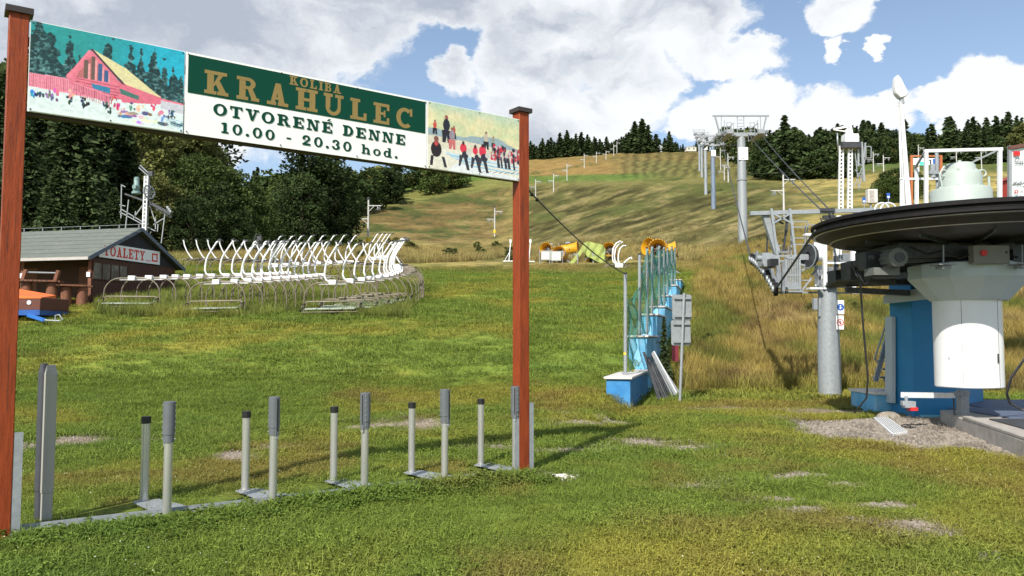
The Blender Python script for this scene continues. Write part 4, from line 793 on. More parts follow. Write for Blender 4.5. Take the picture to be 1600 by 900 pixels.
polem = M('warm_grey_paint', (.36, .35, .315), .5, 0, .06, 4, 0, 30, (1, 1, .3), (.33, .33, .32), .5, 3); dpole = M('slate_paint', (.055, .058, .07), .5, 0, .1, 5)
twin(-4.0, 7.03, polem, 1.27); twin(-4.10, 7.10, dpole, 1.28, .045)
# ================================================================ GENERAL CABLE
def cable(name, label, pts, r, sag=0., mat=wirem, cat='cable', group=None, n=14):
    pts = [Vector(p) for p in pts]; out = []
    for i in range(len(pts)-1):
        for k in range(n): t = k/n; p = pts[i].lerp(pts[i+1], t); p.z -= sag*4*t*(1-t); out.append(p)
    out.append(pts[-1]); b = MB(); b.tube(out, r, 6); o = b.build(name, mat, None, label, cat, group, loc=out[0]); return o
# ================================================================ RETAINING WALL, NET, TRAFFIC SIGNS
wall = thing('retaining_wall', 'stepped blue rendered retaining wall with pale slabs running up the slope', 'wall', (2.3, 17.3, 0))
wdir = Vector((WK, 1, 0)).normalized(); wn = Vector((wdir.y, -wdir.x, 0)); WR = Matrix((wn, wdir, Vector((0, 0, 1)))).transposed()
steps = [(16.9, 20.7, .76, .50), (20.7, 23.8, 1.63, .46), (23.8, 27.0, 2.27, .46), (27.0, 30.3, 2.62, .46), (30.3, 33.5, 3.15, .46), (33.5, 36.6, 3.75, .46), (36.6, 39, 4.2, .46)]
for i, (ya, yb, top, w) in enumerate(steps):
    c = Vector((WX0+WK*((ya+yb)/2-WY0), (ya+yb)/2, 0)); L_ = (yb-ya)/wdir.y; b = MB(); b.box(c+Vector((0, 0, (top-1.6)/2-.03)), (w, L_+.004*i, top+1.6-.06), WR); b.build('wall_block', bluew if i == 0 else bluel, wall, bevel=.01)
    b = MB(); b.box(c+Vector((0, 0, top-.02))-wdir*.03, (w+.09, L_+.06, .05), WR); b.build('coping_slab', slab, wall, bevel=.008)
posts = [(17.95, 972, 428, .78), (20.95, 1000, 398, 1.65), (23.0, 1012.5, 388, 1.65), (24.6, 1020, 385, 2.29), (27.3, 1030, 384, 2.64), (29.4, 1037, 386, 2.64), (31.2, 1041, 388, 3.17), (33.8, 1046, 386, 3.77), (36, 1052, 388, 3.77)]
tops = []
for i, (Y, px, py, zb) in enumerate(posts):
    tpnt = P(px, py, Y); base = Vector((WX0+WK*(Y-WY0)+.02, Y, zb)); tpnt.x = base.x+.02; tops.append((base, tpnt)); b = MB(); b.tube([base, tpnt], .040, 9)
    o = b.build('net_post', galv, None, ('round steel post on the lowest blue wall block', 'round steel post on the second wall block', 'round steel post behind the second wall block')[i] if i < 3 else 'round steel post of the net further up the blue wall', 'post', 'steel posts along the blue wall', loc=base)
    b = MB(); b.box(base+Vector((0, 0, .01)), (.14, .14, .02)); b.build('foot_plate', galvd, o)
    b = MB(); b.tube([tpnt+Vector((0, 0, -.01)), tpnt+Vector((0, 0, .03))], .042, 8); b.build('post_cap', blackp, o)
b = MB(); b.tube([tops[0][0]+Vector((0, 0, .42)), tops[0][0]+Vector((0, 0, .47))], .0415, 9); b.build('tape', yelp, bpy.data.objects.get('net_post'))
def net(a0, a1, b0, b1, sag_t, sag_b, name_label):
    "diamond mesh of strands hanging between two posts"
    nu = max(8, int((b0-a0).length/.11)); nv = max(8, int((a1-a0).length/.11))
    def p(u, v):
        lo = a0.lerp(b0, u); hi = a1.lerp(b1, u); q = lo.lerp(hi, v); s = 4*u*(1-u); q = q-Vector((0, 0, 1))*s*(sag_t*v+sag_b*(1-v)); q += Vector((math.sin(v*9+u*5)*.05*s+math.sin(u*14)*.03, 0, 0)); return q
    b = MB()
    for j in range(-nv, nu+nv):
        for sg in (1, -1):
            pts = []
            for k in range(0, nv+1):
                u = (j+sg*k)/nu if sg > 0 else (j+nv-k)/nu; v = k/nv
                if -1e-6 <= u <= 1+1e-6: pts.append(p(u, v))
            if len(pts) > 1:
                w = Vector((.0036, 0, 0)); o = len(b.v); b.v += [tuple(q-w) for q in pts]+[tuple(q+w) for q in pts]; m = len(pts); b.f += [(o+i, o+i+1, o+m+i+1, o+m+i) for i in range(m-1)]
    b.tube([p(i/10, 1) for i in range(11)], .010, 5); b.tube([p(i/10, 0) for i in range(11)], .008, 5)
    return b.build('safety_net', netm, None, name_label, 'net', 'green nets hung between the wall posts', loc=a0, smooth=False)
dz = Vector((0, 0, 1))
for i in range(len(tops)-1):
    (ba, ta), (bb_, tb) = tops[i], tops[i+1]
    if i == 0: net(ba+dz*.02+Vector((.1, .1, 0)), ba+dz*1.45, bb_+dz*.05, bb_+dz*1.25, .05, -.05, 'slack teal net sagging between the first two wall posts')
    else: net(ba+dz*(.02 if i < 3 else .1), ta-dz*(.04 if i > 1 else .35), bb_+dz*.05, tb-dz*.04, .22 if i < 4 else .1, .0, 'teal net hung between the posts above the upper wall blocks' if i > 2 else ('teal net between the second and third wall posts', 'teal net between the third and fourth wall posts')[i-1])
# loose net end hanging over the second block
ts = thing('road_sign', 'two grey sign plates on one pole seen from the back beside the blue wall', 'sign', flat(1062, 636))
q = flat(1062, 636); pt = P(1069, 458, q.y); b = MB(); b.tube([q, pt], .033, 10); b.build('pole', galv, ts)
xd = Vector((1, .12, 0)).normalized()
for k, (py, ) in enumerate(((480,), (520,))):
    c = P(1067-k*1.5, py, q.y)+Vector((0, -.05, 0)); w, h = .225, .285; rr = .05; poly_ = []
    for cx, cy, a0 in ((w-rr, h-rr, 0), (-w+rr, h-rr, 90), (-w+rr, -h+rr, 180), (w-rr, -h+rr, 270)):
        for a in range(0, 91, 18): poly_.append((cx+rr*math.cos(R(a0+a)), cy+rr*math.sin(R(a0+a))))
    b = MB(); b.prism(poly_, -.01, .0, lambda x, y, z: c+xd*x+Vector((0, 0, y))+Vector((-.12, 1, 0))*(z+.10)); pl_ = b.build('sign_plate', galv, ts)
    b = MB(); b.prism([(x*1.02, y*1.02) for x, y in poly_], .0005, .014, lambda x, y, z: c+xd*x+Vector((0, 0, y))+Vector((-.12, 1, 0))*(z+.10)); b.build('plate_rim', galvd, pl_)
    b = MB(); b.bar(c-xd*.2+Vector((0, .05, h*.72)), c+xd*.2+Vector((0, .05, h*.72)), .03, .04); b.build('clamp', galvd, pl_); b = MB(); b.bar(c-xd*.2+Vector((0, .05, -h*.72)), c+xd*.2+Vector((0, .05, -h*.72)), .03, .04); b.box(c+xd*.12+Vector((0, .083, -h*.72)), (.09, .01, .09)); b.build('clamp', galvd, pl_)
# leaning pipes
sidep = lambda d, z, o: Vector((WX0+WK*(d-WY0), d, z))+wn*(.25+o)
for i in range(15):
    d = 19.0+.14*i; k = i % 2; dark = i < 9; a = sidep(d-.15+random.uniform(-.1, .1), .04, .42+.03*i+random.uniform(0, .05)); e = sidep(d+.1+random.uniform(-.05, .05), 1.16+random.uniform(-.1, .08), .05+.008*i)
    b = MB(); b.tube([a, e], .022, 7); b.build('pipe', (darks if dark else galvd) if i != 12 else whitem, None, 'dark pipe of the bundle leaning on the blue wall' if dark else 'pale pipe of the bundle leaning on the blue wall', 'pipe', 'pipes leaning on the blue wall', loc=a)
c = P(1055, 538, 24); b = MB(); b.box(c, (.10, .5, 1.0)); b.build('red_board', M('dark_red_board', (.18, .02, .03), .6), None, 'narrow dark red board standing by the upper blue wall', 'board', loc=c)
b = MB(); sap = sidep(22.2, .2, .30); b.tube([sap, sap+Vector((0, 0, .9)), sap+Vector((.05, 0, 1.9))], [.018, .013, .005], 6); so = thing('sapling', 'thin young conifer growing against the blue wall', 'tree', sap); b.build('trunk', bark, so)
me = TM['sf'][2]; o = bpy.data.objects.new('crown', me); COL.objects.link(o); o.parent = so; o.scale = (1.3, 1.3, 1.95)
cable('guy_cable', 'dark cable from the right sign post down to the first wall post', [SP(SL+.05, 3.42, -.10), tops[0][1]], .011, .12)
gc = bpy.data.objects['guy_cable']; b = MB()
for t in (.02, .05, .08): p_ = SP(SL+.05, 3.42, -.10).lerp(tops[0][1], t); b.sph(p_-Vector((0, 0, .01+t*.4)), .025, 8, 5)
b.build('insulator', blackp, gc)
# ================================================================ STORED LIFT CHAIRS
def chair(dark=False):
    t = thing('lift_chair', '', 'lift chair')
    W2, H = 1.06, 1.22; arc = [(-W2, 0, .10), (-W2, 0, H-.62)]+[(-W2+.6-.6*math.cos(R(a)), 0, H-.6+.6*math.sin(R(a))) for a in (18, 36, 54, 72, 90)]
    full = arc+[(-p[0], p[1], p[2]) for p in reversed(arc)]; b = MB(); b.tube(full, .023, 6); b.build('frame', pipem, t)
    b = MB(); b.tube([(-1.0, -.05, .46), (-.9, -.06, .52), (.9, -.06, .52), (1.0, -.05, .46)], .026, 6); b.tube([(-1.02, -.50, .12), (1.02, -.50, .12)], .018, 5)
    for x in (-.95, -.32, .32, .95): b.tube([(x, -.06, .5), (x, -.08, .2), (x, -.5, .13)], .012, 5)
    b.build('seat_frame', pipem, t)
    b = MB()
    for x in (-.69, -.23, .23, .69): b.box((x, -.30, .25), (.43, .42, .045), Matrix.Rotation(R(6), 3, 'X'))
    b.build('seat', seatm, t, bevel=.01)
    b = MB()
    for x in (-1.03, 1.03): b.tube([(x+.09*math.sin(R(a)), -.30-.17*math.cos(R(a)), .30+.15*math.sin(R(a*1.0))) for a in range(0, 331, 30)], .020, 5)
    b.build('armrest', blackp, t)
    b = MB(); b.box((0, 0, H), (.26, .20, .18)) if not dark else b.box((0, 0, H+.02), (.62, .07, .06)); b.build('clamp_box', white if not dark else darks, t, bevel=.015)
    b = MB(); b.bar((-.5, .05, H-.055), (.5, .05, H-.055), .05, .03); b.build('cross_bar', whitem if not dark else darks, t)
    sc = -1 if dark else 1
    pts = [(.02, H+.02), (-.14, H+.03), (-.25, H+.10), (-.30, H+.24), (-.28, H+.48), (-.24, H+.68), (-.17, H+.84), (.16, H+1.36), (.24, H+1.39)] if not dark else [(0, H+.04), (-.05, H+.07), (-.14, H+.17), (-.33, H+.48), (-.46, H+.8), (-.50, H+1.02), (-.55, H+1.06)]
    b = MB(); b.tube([(x, 0, z) for x, z in pts], .034, 7); h = b.build('hanger', white, t)
    e = pts[-1]; b = MB(); b.box((e[0]+.04, 0, e[1]+.02), (.11, .09, .05)); b.tube([(e[0]+.1, -.1, e[1]+.05), (e[0]+.14, .1, e[1]+.02)], .02, 5); b.build('grip', darks, h); return t
ch0, ch1 = chair(), chair(True)
rowA = [205, 231, 255, 273, 292, 311, 331, 353, 372, 390, 405, 418, 430, 440, 449]
rowB = [338, 365, 387, 404, 419, 433, 447, 460, 472, 483, 493, 503]
rowC = [520, 546, 564, 580, 593, 603, 610, 615, 619, 622, 624, 625, 626, 626, 625, 624, 623, 621]
nohang = None; first = True
def place_chair(px, Y, label, grp, hang=True, src=ch0, rz=0, dz_=0., seat=False):
    p = on(px, Y); c = dup(src, p-Vector((0, 0, .02-dz_)), rz+random.uniform(-.04, .04), label, grp, skip=(() if hang else ('hanger',))+(() if seat else ('seat', 'armrest', 'seat_frame')))
    c.rotation_euler.y = random.uniform(-.02, .02); return c
for i, px in enumerate(rowA): place_chair(px, 30.7+.22*i, 'leftmost chair of the stored rows, with white box and no hanger' if i == 0 else (nth(i, 'bare arched chair of the left row', 'with white clamp box') if i < 6 else nth(i-6, 'hanger from the left in the left row', 'white bent arm')), 'bare chairs of the left row' if i < 6 else 'chairs of the left row with hangers', i > 5, seat=i == 0)
for i, px in enumerate(rowB): place_chair(px, 29.7+.30*i, 'front chair of the middle row, low seat showing in the grass, no hanger' if i == 0 else nth(i, 'chair of the middle row', 'counted from its front left end'), 'chairs of the middle row', i > 1, seat=i < 1)
for i, px in enumerate(rowC): place_chair(px, 29.5+.62*i, 'front chair of the right row with its seat showing at the lawn edge' if i == 0 else nth(i, 'chair of the right row', 'counted from its front left end'), 'chairs of the right row', seat=i < 6)
for i in range(17): place_chair(300+i*18.5+i*i*.12, 44.5-.28*i, nth(i, 'chair of the back row', 'hanger leaning left') if i else 'leftmost chair of the back row, next to the hut roof', 'chairs of the back row', True, ch1, .1, .05)
for px, Y in ((430, 38), (447, 38.6), (463, 39.2), (480, 39.6), (497, 40.2), (515, 40.6), (532, 41), (548, 41.4), (585, 45), (592, 46), (598, 47), (604, 48)): place_chair(px, Y, 'stored chair with white hanger in the crowded middle of the rows', 'chairs in the crowded middle', True, ch0, random.uniform(-.2, .2), .05)
for r_ in (ch0, ch1):
    for c in list(r_.children):
        for d in list(c.children): bpy.data.objects.remove(d)
        bpy.data.objects.remove(c)
    bpy.data.objects.remove(r_)
q = on(402, 46); b = MB(); b.box(q+Vector((0, 0, 1.9)), (.5, .3, .25)); b.box(q+Vector((.1, 0, 2.3)), (.25, .3, .3)); b.box(q+Vector((.0, 0, .9)), (.08, .08, 1.8)); b.tube([q+Vector((-.3, 0, 2.0)), q+Vector((-.1, 0, 2.6)), q+Vector((.2, 0, 2.5))], .03, 5)
b.build('lift_grip_rig', darks, None, 'dark mechanical rig sticking up behind the back row of chairs', 'machine part', loc=q)
# ================================================================ TOILET HUT
HA = Vector((-16.76, 32.0, 0)); HG = Vector((1.37, 5.8, 0)).normalized(); HS = Vector((-HG.y, HG.x, 0)); GW = 5.96; HL = 8.5
hut = thing('toilet_hut', 'dark brown wooden hut with grey green gable roof and red TOALETY sign', 'hut', HA+Vector((0, 0, 2.7)))
def HP(g, l, z): return HA+HG*g+HS*l+Vector((0, 0, z))
HM = lambda x, y, z: tuple(HP(x, y, z)); ZG = 2.55; ZE = 4.75; ZA = 6.27
b = MB(); t_ = .02
b.add([HP(.35, .3, ZG), HP(GW-.35, .3, ZG), HP(GW-.35, .3, ZE+.15), HP(GW/2, .3, ZA-.12), HP(.35, .3, ZE+.15)], [(0, 1, 2, 3, 4)])
for g in (1.75, GW-.35): b.add([HP(g, .3, ZG), HP(g, HL, ZG), HP(g, HL, ZE+.3), HP(g, .3, ZE+.3)], [(0, 1, 2, 3)])
b.add([HP(.35, HL, ZG), HP(GW-.35, HL, ZG), HP(GW-.35, HL, ZE+.15), HP(GW/2, HL, ZA-.1), HP(.35, HL, ZE+.15)], [(0, 1, 2, 3, 4)]); b.build('wall', hutw, hut, smooth=False)
x = .36
while x < GW-.4:                                                    # boards of the gable, each its own piece
    top = (ZE+.13+.5*min(x, GW-x-.2)*1.0) if True else 0; zt = min(4.78, top); bd = MB(); bd.box(HP(x+.095, .285-.004*(int(x*10) % 2), (ZG+zt)/2), (.185, .03, zt-ZG), Matrix((HG, HS, Vector((0, 0, 1)))).transposed()); bd.build('board', hutw, hut); x += .195
b = MB(); b.add([HP(.40, .262, 4.80), HP(GW-.4, .262, 4.80), HP(GW-.42, .262, 4.86), HP(GW/2, .262, ZA-.16), HP(.42, .262, 4.86)], [(0, 1, 2, 3, 4)]); b.build('gable_board', hutd, hut, smooth=False)
for sgn in (0, 1):
    b = MB(); e = -.08 if sgn == 0 else GW+.08; ridge = GW/2; FO = .05
    vs = []; dzr = .07
    lo = lambda l, k: HP(e, l, ZE-.03+k); hi = lambda l, k: HP(ridge, l, ZA+k)
    b.add([lo(.05, 0), hi(.05, 0), hi(HL+.3, 0), lo(HL+.3, 0), lo(.05, dzr), hi(.05, dzr), hi(HL+.3, dzr), lo(HL+.3, dzr)], [(3, 2, 1, 0), (4, 5, 6, 7), (0, 1, 5, 4), (2, 3, 7, 6), (3, 0, 4, 7), (1, 2, 6, 5)])
    rf = b.build('roof', roofm, hut, smooth=False)
    b = MB(); b.bar(lo(.03, .0), hi(.03, .0), .03, .15); b.build('barge_board', M('blue_grey_trim', (.10, .125, .17), .5), rf)
    if sgn == 0:
        b = MB(); b.bar(HP(e-.03, .05, ZE-.03), HP(e-.03, HL+.3, ZE-.03), .03, .12); b.build('fascia', M('pale_trim', (.42, .40, .37), .7), rf)
        b = MB()
        for k in range(6): q0, q1 = lo(-.35, dzr+.004), hi(-.35, dzr+.004); f = (k+1)/7; b.bar(lo(.1, dzr).lerp(hi(-.3, dzr), f), lo(HL+.25, dzr).lerp(hi(HL+.25, dzr), f), .05, .012)
        b.build('felt_lap', M('felt_lap', (.115, .13, .11), .9), rf)
b = MB(); b.tube([HP(GW/2, -.3, ZA+.22), HP(GW/2, HL, ZA+.22)], .010, 5)
for k in range(9): b.tube([HP(GW/2, .2+k, ZA+.05), HP(GW/2, .2+k, ZA+.22)], .014, 5); b.sph(HP(GW/2, .2+k, ZA+.12), .035, 6, 4)
b.build('lightning_wire', galvd, hut)
for l in (.35, 3.6, 6.8): b = MB(); b.box(HP(.38, l, (ZG+ZE)/2+.05), (.13, .13, ZE-ZG+.1)); b.build('porch_post', logm, hut)
b = MB(); b.box(HP(.30, .36, 4.1), (.14, .10, .20)); b.box(HP(.30, 3.62, 4.1), (.14, .10, .20)); b.build('lamp', white, hut)
for k in range(4):
    g0 = .42+k*.5; b = MB(); b.add([HP(g0, .245, 3.95), HP(g0+.46, .245, 3.95), HP(g0+.46, .245, 4.6), HP(g0, .245, 4.6)], [(0, 1, 2, 3)]); b.build('pane', glassd, hut, smooth=False)
b = MB()
for k in range(5): b.bar(HP(.40+k*.5, .235, 3.92), HP(.40+k*.5, .235, 4.63), .03, .035)
b.bar(HP(.38, .235, 4.62), HP(2.42, .235, 4.62), .03, .04); b.bar(HP(.38, .235, 3.93), HP(2.42, .235, 3.93), .03, .04); b.build('window_frame', hutw, hut)
for l0 in (1.2, 4.2): b = MB(); b.add([HP(1.735, l0, ZG+.1), HP(1.735, l0+.9, ZG+.1), HP(1.735, l0+.9, ZG+2), HP(1.735, l0, ZG+2)], [(3, 2, 1, 0)]); b.build('door', logm, hut, smooth=False)
b = MB(); fr = [(.66, 4.84), (4.42, 4.84), (4.42, 5.44), (1.62, 5.44), (.66, 5.06)]; b.prism(fr, .20, .225, lambda x, y, z: tuple(HP(x, z, y))); sg = b.build('sign_board', printw, hut, 'white board lettered TOALETY in red')
HSG = lambda x, z, d: HP(x, .198-d, z)
lettering('lettering', 'TOALETY', .92, 3.42, 4.93, .42, HSG, redt, sg, .0, .1)
b = MB()
for a in ((3.88, 4.95, 4.27, 5.02), (3.88, 5.25, 4.27, 5.32), (3.88, 5.02, 3.96, 5.25), (4.19, 5.02, 4.27, 5.25)): b.add([HSG(a[0], a[1], .001), HSG(a[2], a[1], .001), HSG(a[2], a[3], .001), HSG(a[0], a[3], .001)], [(0, 1, 2, 3)])
for k in range(4): a = 3.48+k*.09; b.add([HSG(a, 4.93, .001), HSG(a+.05, 4.93, .001), HSG(a+.05, 4.99, .001), HSG(a, 4.99, .001)], [(0, 1, 2, 3)])
b.build('mark', redt, sg, smooth=False)
# log benches in front of the hut
def log_bench(px0, px1, Y, zt, label, rail=True):
    a, c = on(px0, Y), on(px1, Y+.4); a.z = c.z = (a.z+c.z)/2; t = thing('log_table', label, 'bench', a); d = (c-a).normalized(); L_ = (c-a).length
    for f in (.12, .88): p = a+d*L_*f; b = MB(); b.tube([p-Vector((0, 0, .05)), p+Vector((0, 0, zt*.55)), p+Vector((0, 0, zt))], [.22, .20, .19], 12); b.build('log_leg', logm, t)
    for k in range(3): b = MB(); o = Vector((0, -.24+.24*k, zt+.05)); b.bar(a+o-d*.15, c+o+d*.15, .22, .07); b.build('plank', logm, t, bevel=.008)
    for sg_ in (-1, 1):
        b = MB(); m = (a+c)/2; b.bar(m+d*sg_*.1+Vector((0, -.02, zt*.35)), m+d*sg_*L_*.45+Vector((0, -.02, .05)), .09, .09); b.build('brace', logm, t)
    b = MB(); b.bar(a+Vector((0, .3, .22)), c+Vector((0, .3, .22)), .16, .16); b.build('foot_log', logm, t)
    if rail:
        for f in (.0, .98): p = a+d*L_*f; b = MB(); b.bar(p+Vector((0, 0, zt+.08)), p+Vector((.12, 0, zt+.48)), .14, .12); b.build('upright', logm, t)
        b = MB(); b.tube([a+Vector((.1, 0, zt+.38)), c+Vector((.1, 0, zt+.38))], .035, 7); b.build('hand_rail', galvd, t)
        for k in range(6): p = a+d*L_*(.15+.14*k); b = MB(); b.tube([p+Vector((0, -.36, zt+.05)), p+Vector((0, -.30, zt+.05))], .04, 6); b.build('peg', darks, t)
log_bench(34, 86, 30.8, 1.02, 'rough wooden log rack with thick log legs in front of the hut')
log_bench(98, 132, 31.4, .78, 'small log bench beside the hut corner', False)
log_bench(-14, 26, 31.6, .95, 'log rack half hidden behind the left sign post', False)
# trailer
tq = on(62, 27.5); tr = thing('trailer', 'small trailer with orange tilted top, dark sides and blue drawbar', 'trailer', tq+Vector((-2.2, 0, 0)))
b = MB(); x0, x1 = tq.x-3.4, tq.x; y0, y1 = 27.5, 29.3; zt = tq.z
b.box(((x0+x1)/2, (y0+y1)/2, zt+.62), (x1-x0, y1-y0, .44)); b.build('body', brownt, tr, bevel=.02)
b = MB(); b.add([(x0, y0-.02, zt+1.15), (x1+.03, y0-.02, zt+.83), (x1-.5, y1, zt+1.0), (x0, y1, zt+1.5), (x0, y0-.02, zt+.80), (x1+.03, y0-.02, zt+.80), (x1-.5, y1, zt+.8), (x0, y1, zt+.8)], [(0, 1, 2, 3), (4, 5, 1, 0), (5, 6, 2, 1), (7, 4, 0, 3), (6, 7, 3, 2)]); b.build('tarpaulin', orange, tr, smooth=False)
b = MB(); b.box(((x0+x1)/2, (y0+y1)/2, zt+.32), (x1-x0-.03, y1-y0, .18)); b.box((x1-.12, y0+.06, zt+.2), (.05, .05, .2)); b.build('chassis', bluep, tr)
for k in (.28, .72): b = MB(); b.disc((x1-k*1.35, y0-.01, zt+.66), (0, 1, 0), .075, .03, 12); b.build('lamp', whitem, tr)
for k in (1.6, ): b = MB(); b.disc((x1-k, y0+.1, zt+.27), (0, 1, 0), .28, .18, 18); b.build('wheel', rubber, tr)
e = on(86, 26.6, .2); b = MB(); b.bar((x1-.7, y0+.3, zt+.27), e+Vector((-.35, 0, 0)), .10, .10); b.build('drawbar', M('drawbar_blue', (.03, .17, .55), .4), tr)
b = MB(); b.tube([e+Vector((-.35, 0, 0)), e+Vector((0, 0, -.02)), e+Vector((.15, 0, -.02))], .025, 6); b.tube([e+Vector((0, 0, 0)), e+Vector((0, 0, .15)), e+Vector((.12, 0, .18)), e+Vector((.25, 0, .02)), e+Vector((.1, 0, -.05))], .022, 6); b.build('coupling', galv, tr)
# ================================================================ DRAG LIFT POLES
polew = M('weathered_white_paint', (.50, .50, .48), .6, 0, .12, 4)
def tow_pole(px, Y, H, label, group='poles of the drag lifts', arm=1, yp=False, sw=1.0):
    p = on(px, Y); t = thing('drag_lift_pole', label, 'lift pole', p, group); r = .115*sw; b = MB(); b.tube([p, p+Vector((0, 0, H*.96))], [r*1.15, r*.8], 8); b.build('mast', polew, t)
    b = MB(); b.box(p+Vector((0, 0, H*.97)), (.42*sw, .3*sw, .10)); b.box(p+Vector((0, 0, H)), (.22*sw, .22*sw, .12)); b.build('head', darks, t)
    for sd_, z in ((-1, H*.58), (1, H*.84)) if arm else ():
        b = MB(); L_ = 1.45*sw; b.bar(p+Vector((0, 0, z)), p+Vector((sd_*L_, 0, z)), .10*sw, .10*sw); b.bar(p+Vector((0, 0, z-H*.12)), p+Vector((sd_*L_*.5, 0, z)), .05*sw); b.bar(p+Vector((sd_*L_*.7, 0, z)), p+Vector((sd_*L_*.75, 0, z-.55*sw)), .05*sw); b.build('cross_arm', polew, t)
        b = MB()
        for k in range(3): b.disc(p+Vector((sd_*L_*(.78+.06*k), -.25+.25*k, z-.42*sw)), (1, .2, 0), .20*sw, .05, 9, .13*sw)
        b.bar(p+Vector((sd_*L_*.62, -.3, z-.5*sw)), p+Vector((sd_*L_*1.1, .3, z+.15*sw)), .05*sw, .05*sw); b.build('sheave', galvd, t)
    if yp: b = MB(); b.lathe(p, [(r*1.3, .9), (r*2.1, .9), (r*2.1, 1.7), (r*1.3, 1.7)], 10); b.build('yellow_pad', yelp, t)
    return t
tow_pole(575, 124, 7.9, 'tall white lift pole with yellow pad behind the stored chairs', yp=True, sw=1.35)
tow_pole(773, 205, 7.7, 'white lift pole with yellow band left of the right sign post', yp=True, sw=1.35)
for px, Y, H, lb in ((837, 300, 8, 'lowest lift pole just right of the right sign post'), (865, 312, 7.8, 'lift pole standing right of the lowest one on the mown slope'), (886, 345, 8, 'lift pole at the lower edge of the green stripe'), (913, 395, 7.6, 'lift pole above the green stripe on the slope'), (932, 430, 6.6, 'small lift pole halfway to the skyline'), (947, 450, 5.5, 'small lift pole right of the halfway one'), (959, 480, 7.5, 'lift pole against the skyline spruces'), (964, 505, 8, 'topmost lift pole in front of the ridge trees')): tow_pole(px, Y, H, lb, sw=1.4)
tow_pole(1225, 118, 6.4, 'white drag lift pole with one arm right of the big chairlift tower', sw=1.2)
for px, Y, H, lb in ((1138, 235, 9, 'lift pole in the gap beside the second chairlift tower'), (1126, 300, 9, 'thin lift pole behind the second chairlift tower'), (1132, 250, 5, 'short lift pole by the edge of the wood'), (1381, 225, 6.5, 'T shaped lift pole on the right meadow'), (1365, 255, 7, 'far lift pole left of the T shaped one'), (1436, 250, 9, 'lift pole behind the blue information board'), (1495, 260, 7, 'far lift pole left of the gearbox'), (1534, 255, 7.5, 'far lift pole right of the gearbox')): tow_pole(px, Y, H, lb, arm=1 if px < 1200 or px == 1495 else 1, sw=1.3)
cable('tow_cable', 'thin drag lift cable rising over the right meadow', [P(1215, 292, 110), P(1329, 262, 96)], .025, 1.0); cable('tow_cable', 'second thin drag lift cable across the dark wood', [P(1100, 262, 200), P(1225, 270, 118), P(1329, 240, 96)], .022, .6)
# ---------------------------------------------------------------- drag lift drive pylon behind the hut
Y = 47; base = P(225, 400, Y); base.z = g1(base.x, Y); py_ = thing('drive_pylon', 'lift pylon with green motor, catwalk and spoked wheel behind the hut roof', 'lift pylon', base)
pp = lambda x, y, d=0: P(x, y, Y+d)
b = MB(); b.bar(base, pp(231, 275), .20, .20); b.build('mast', midst, py_)
lad = MB(); lad.bar(pp(221, 400, -.3), pp(226, 275, -.3), .06); lad.bar(pp(226, 400, -.3), pp(231, 275, -.3), .06)
for k in range(20): f = k/20; lad.bar(pp(221, 400, -.3).lerp(pp(226, 275, -.3), f), pp(226, 400, -.3).lerp(pp(231, 275, -.3), f), .05)
lad.build('ladder', white, py_)
b = MB(); b.lathe(pp(213, 303), [(.001, 0), (.26, 0), (.26, .12), (.18, .16), (.19, .5), (.15, .55), (.15, .95), (.09, 1.0), (.001, 1.02)], 14); b.box(pp(210, 292, -.25), (.2, .1, .2)); b.build('motor', greenmot, py_)
b = MB(); b.bar(pp(198, 304), pp(232, 316), .5, .10); b.bar(pp(226, 312), pp(268, 335), .35, .16); b.build('arm', darks, py_)
b = MB(); b.disc(pp(233, 300, -.3), (.9, -.4, .1), .42, .06, 20, .34)
for k in range(5): a = k*math.pi/5; v = Vector((.4*math.cos(a), .9*math.cos(a), math.sin(a)))*.36; b.bar(pp(233, 300, -.3)-v, pp(233, 300, -.3)+v, .035)
b.build('wheel', galvd, py_)
b = MB()
for a, c in (((187, 331), (222, 350)), ((190, 327), (222, 346)), ((190, 288), (189, 341)), ((201, 312), (196, 358)), ((187, 320), (196, 322)), ((222, 351), (243, 361)), ((236, 362), (228, 378)), ((258, 332), (252, 380)), ((247, 350), (246, 362)), ((232, 314), (243, 348)), ((222, 322), (208, 342)), ((190, 289), (196, 292)), ((240, 351), (256, 341)), ((212, 330), (211, 341)), ((243, 340), (243, 358)), ((217, 262), (232, 275)), ((219, 258), (234, 272))): b.bar(pp(*a), pp(*c), .05)
b.build('railing', galvd, py_)
b = MB(); b.box(pp(236, 272), (.25, .25, .3)); b.tube([pp(217, 260), pp(228, 270), pp(240, 272)], .04, 5); b.build('head', darks, py_)
b = MB()
for k in range(5): b.disc(pp(246+k*5, 326+k*3, .1*k), (.3, 1, .1), .10, .06, 10); 
for k in range(3): b.box(pp(262+2*k, 324+3*k, -.1), (.12, .1, .14))
b.build('sheave', galv, py_)
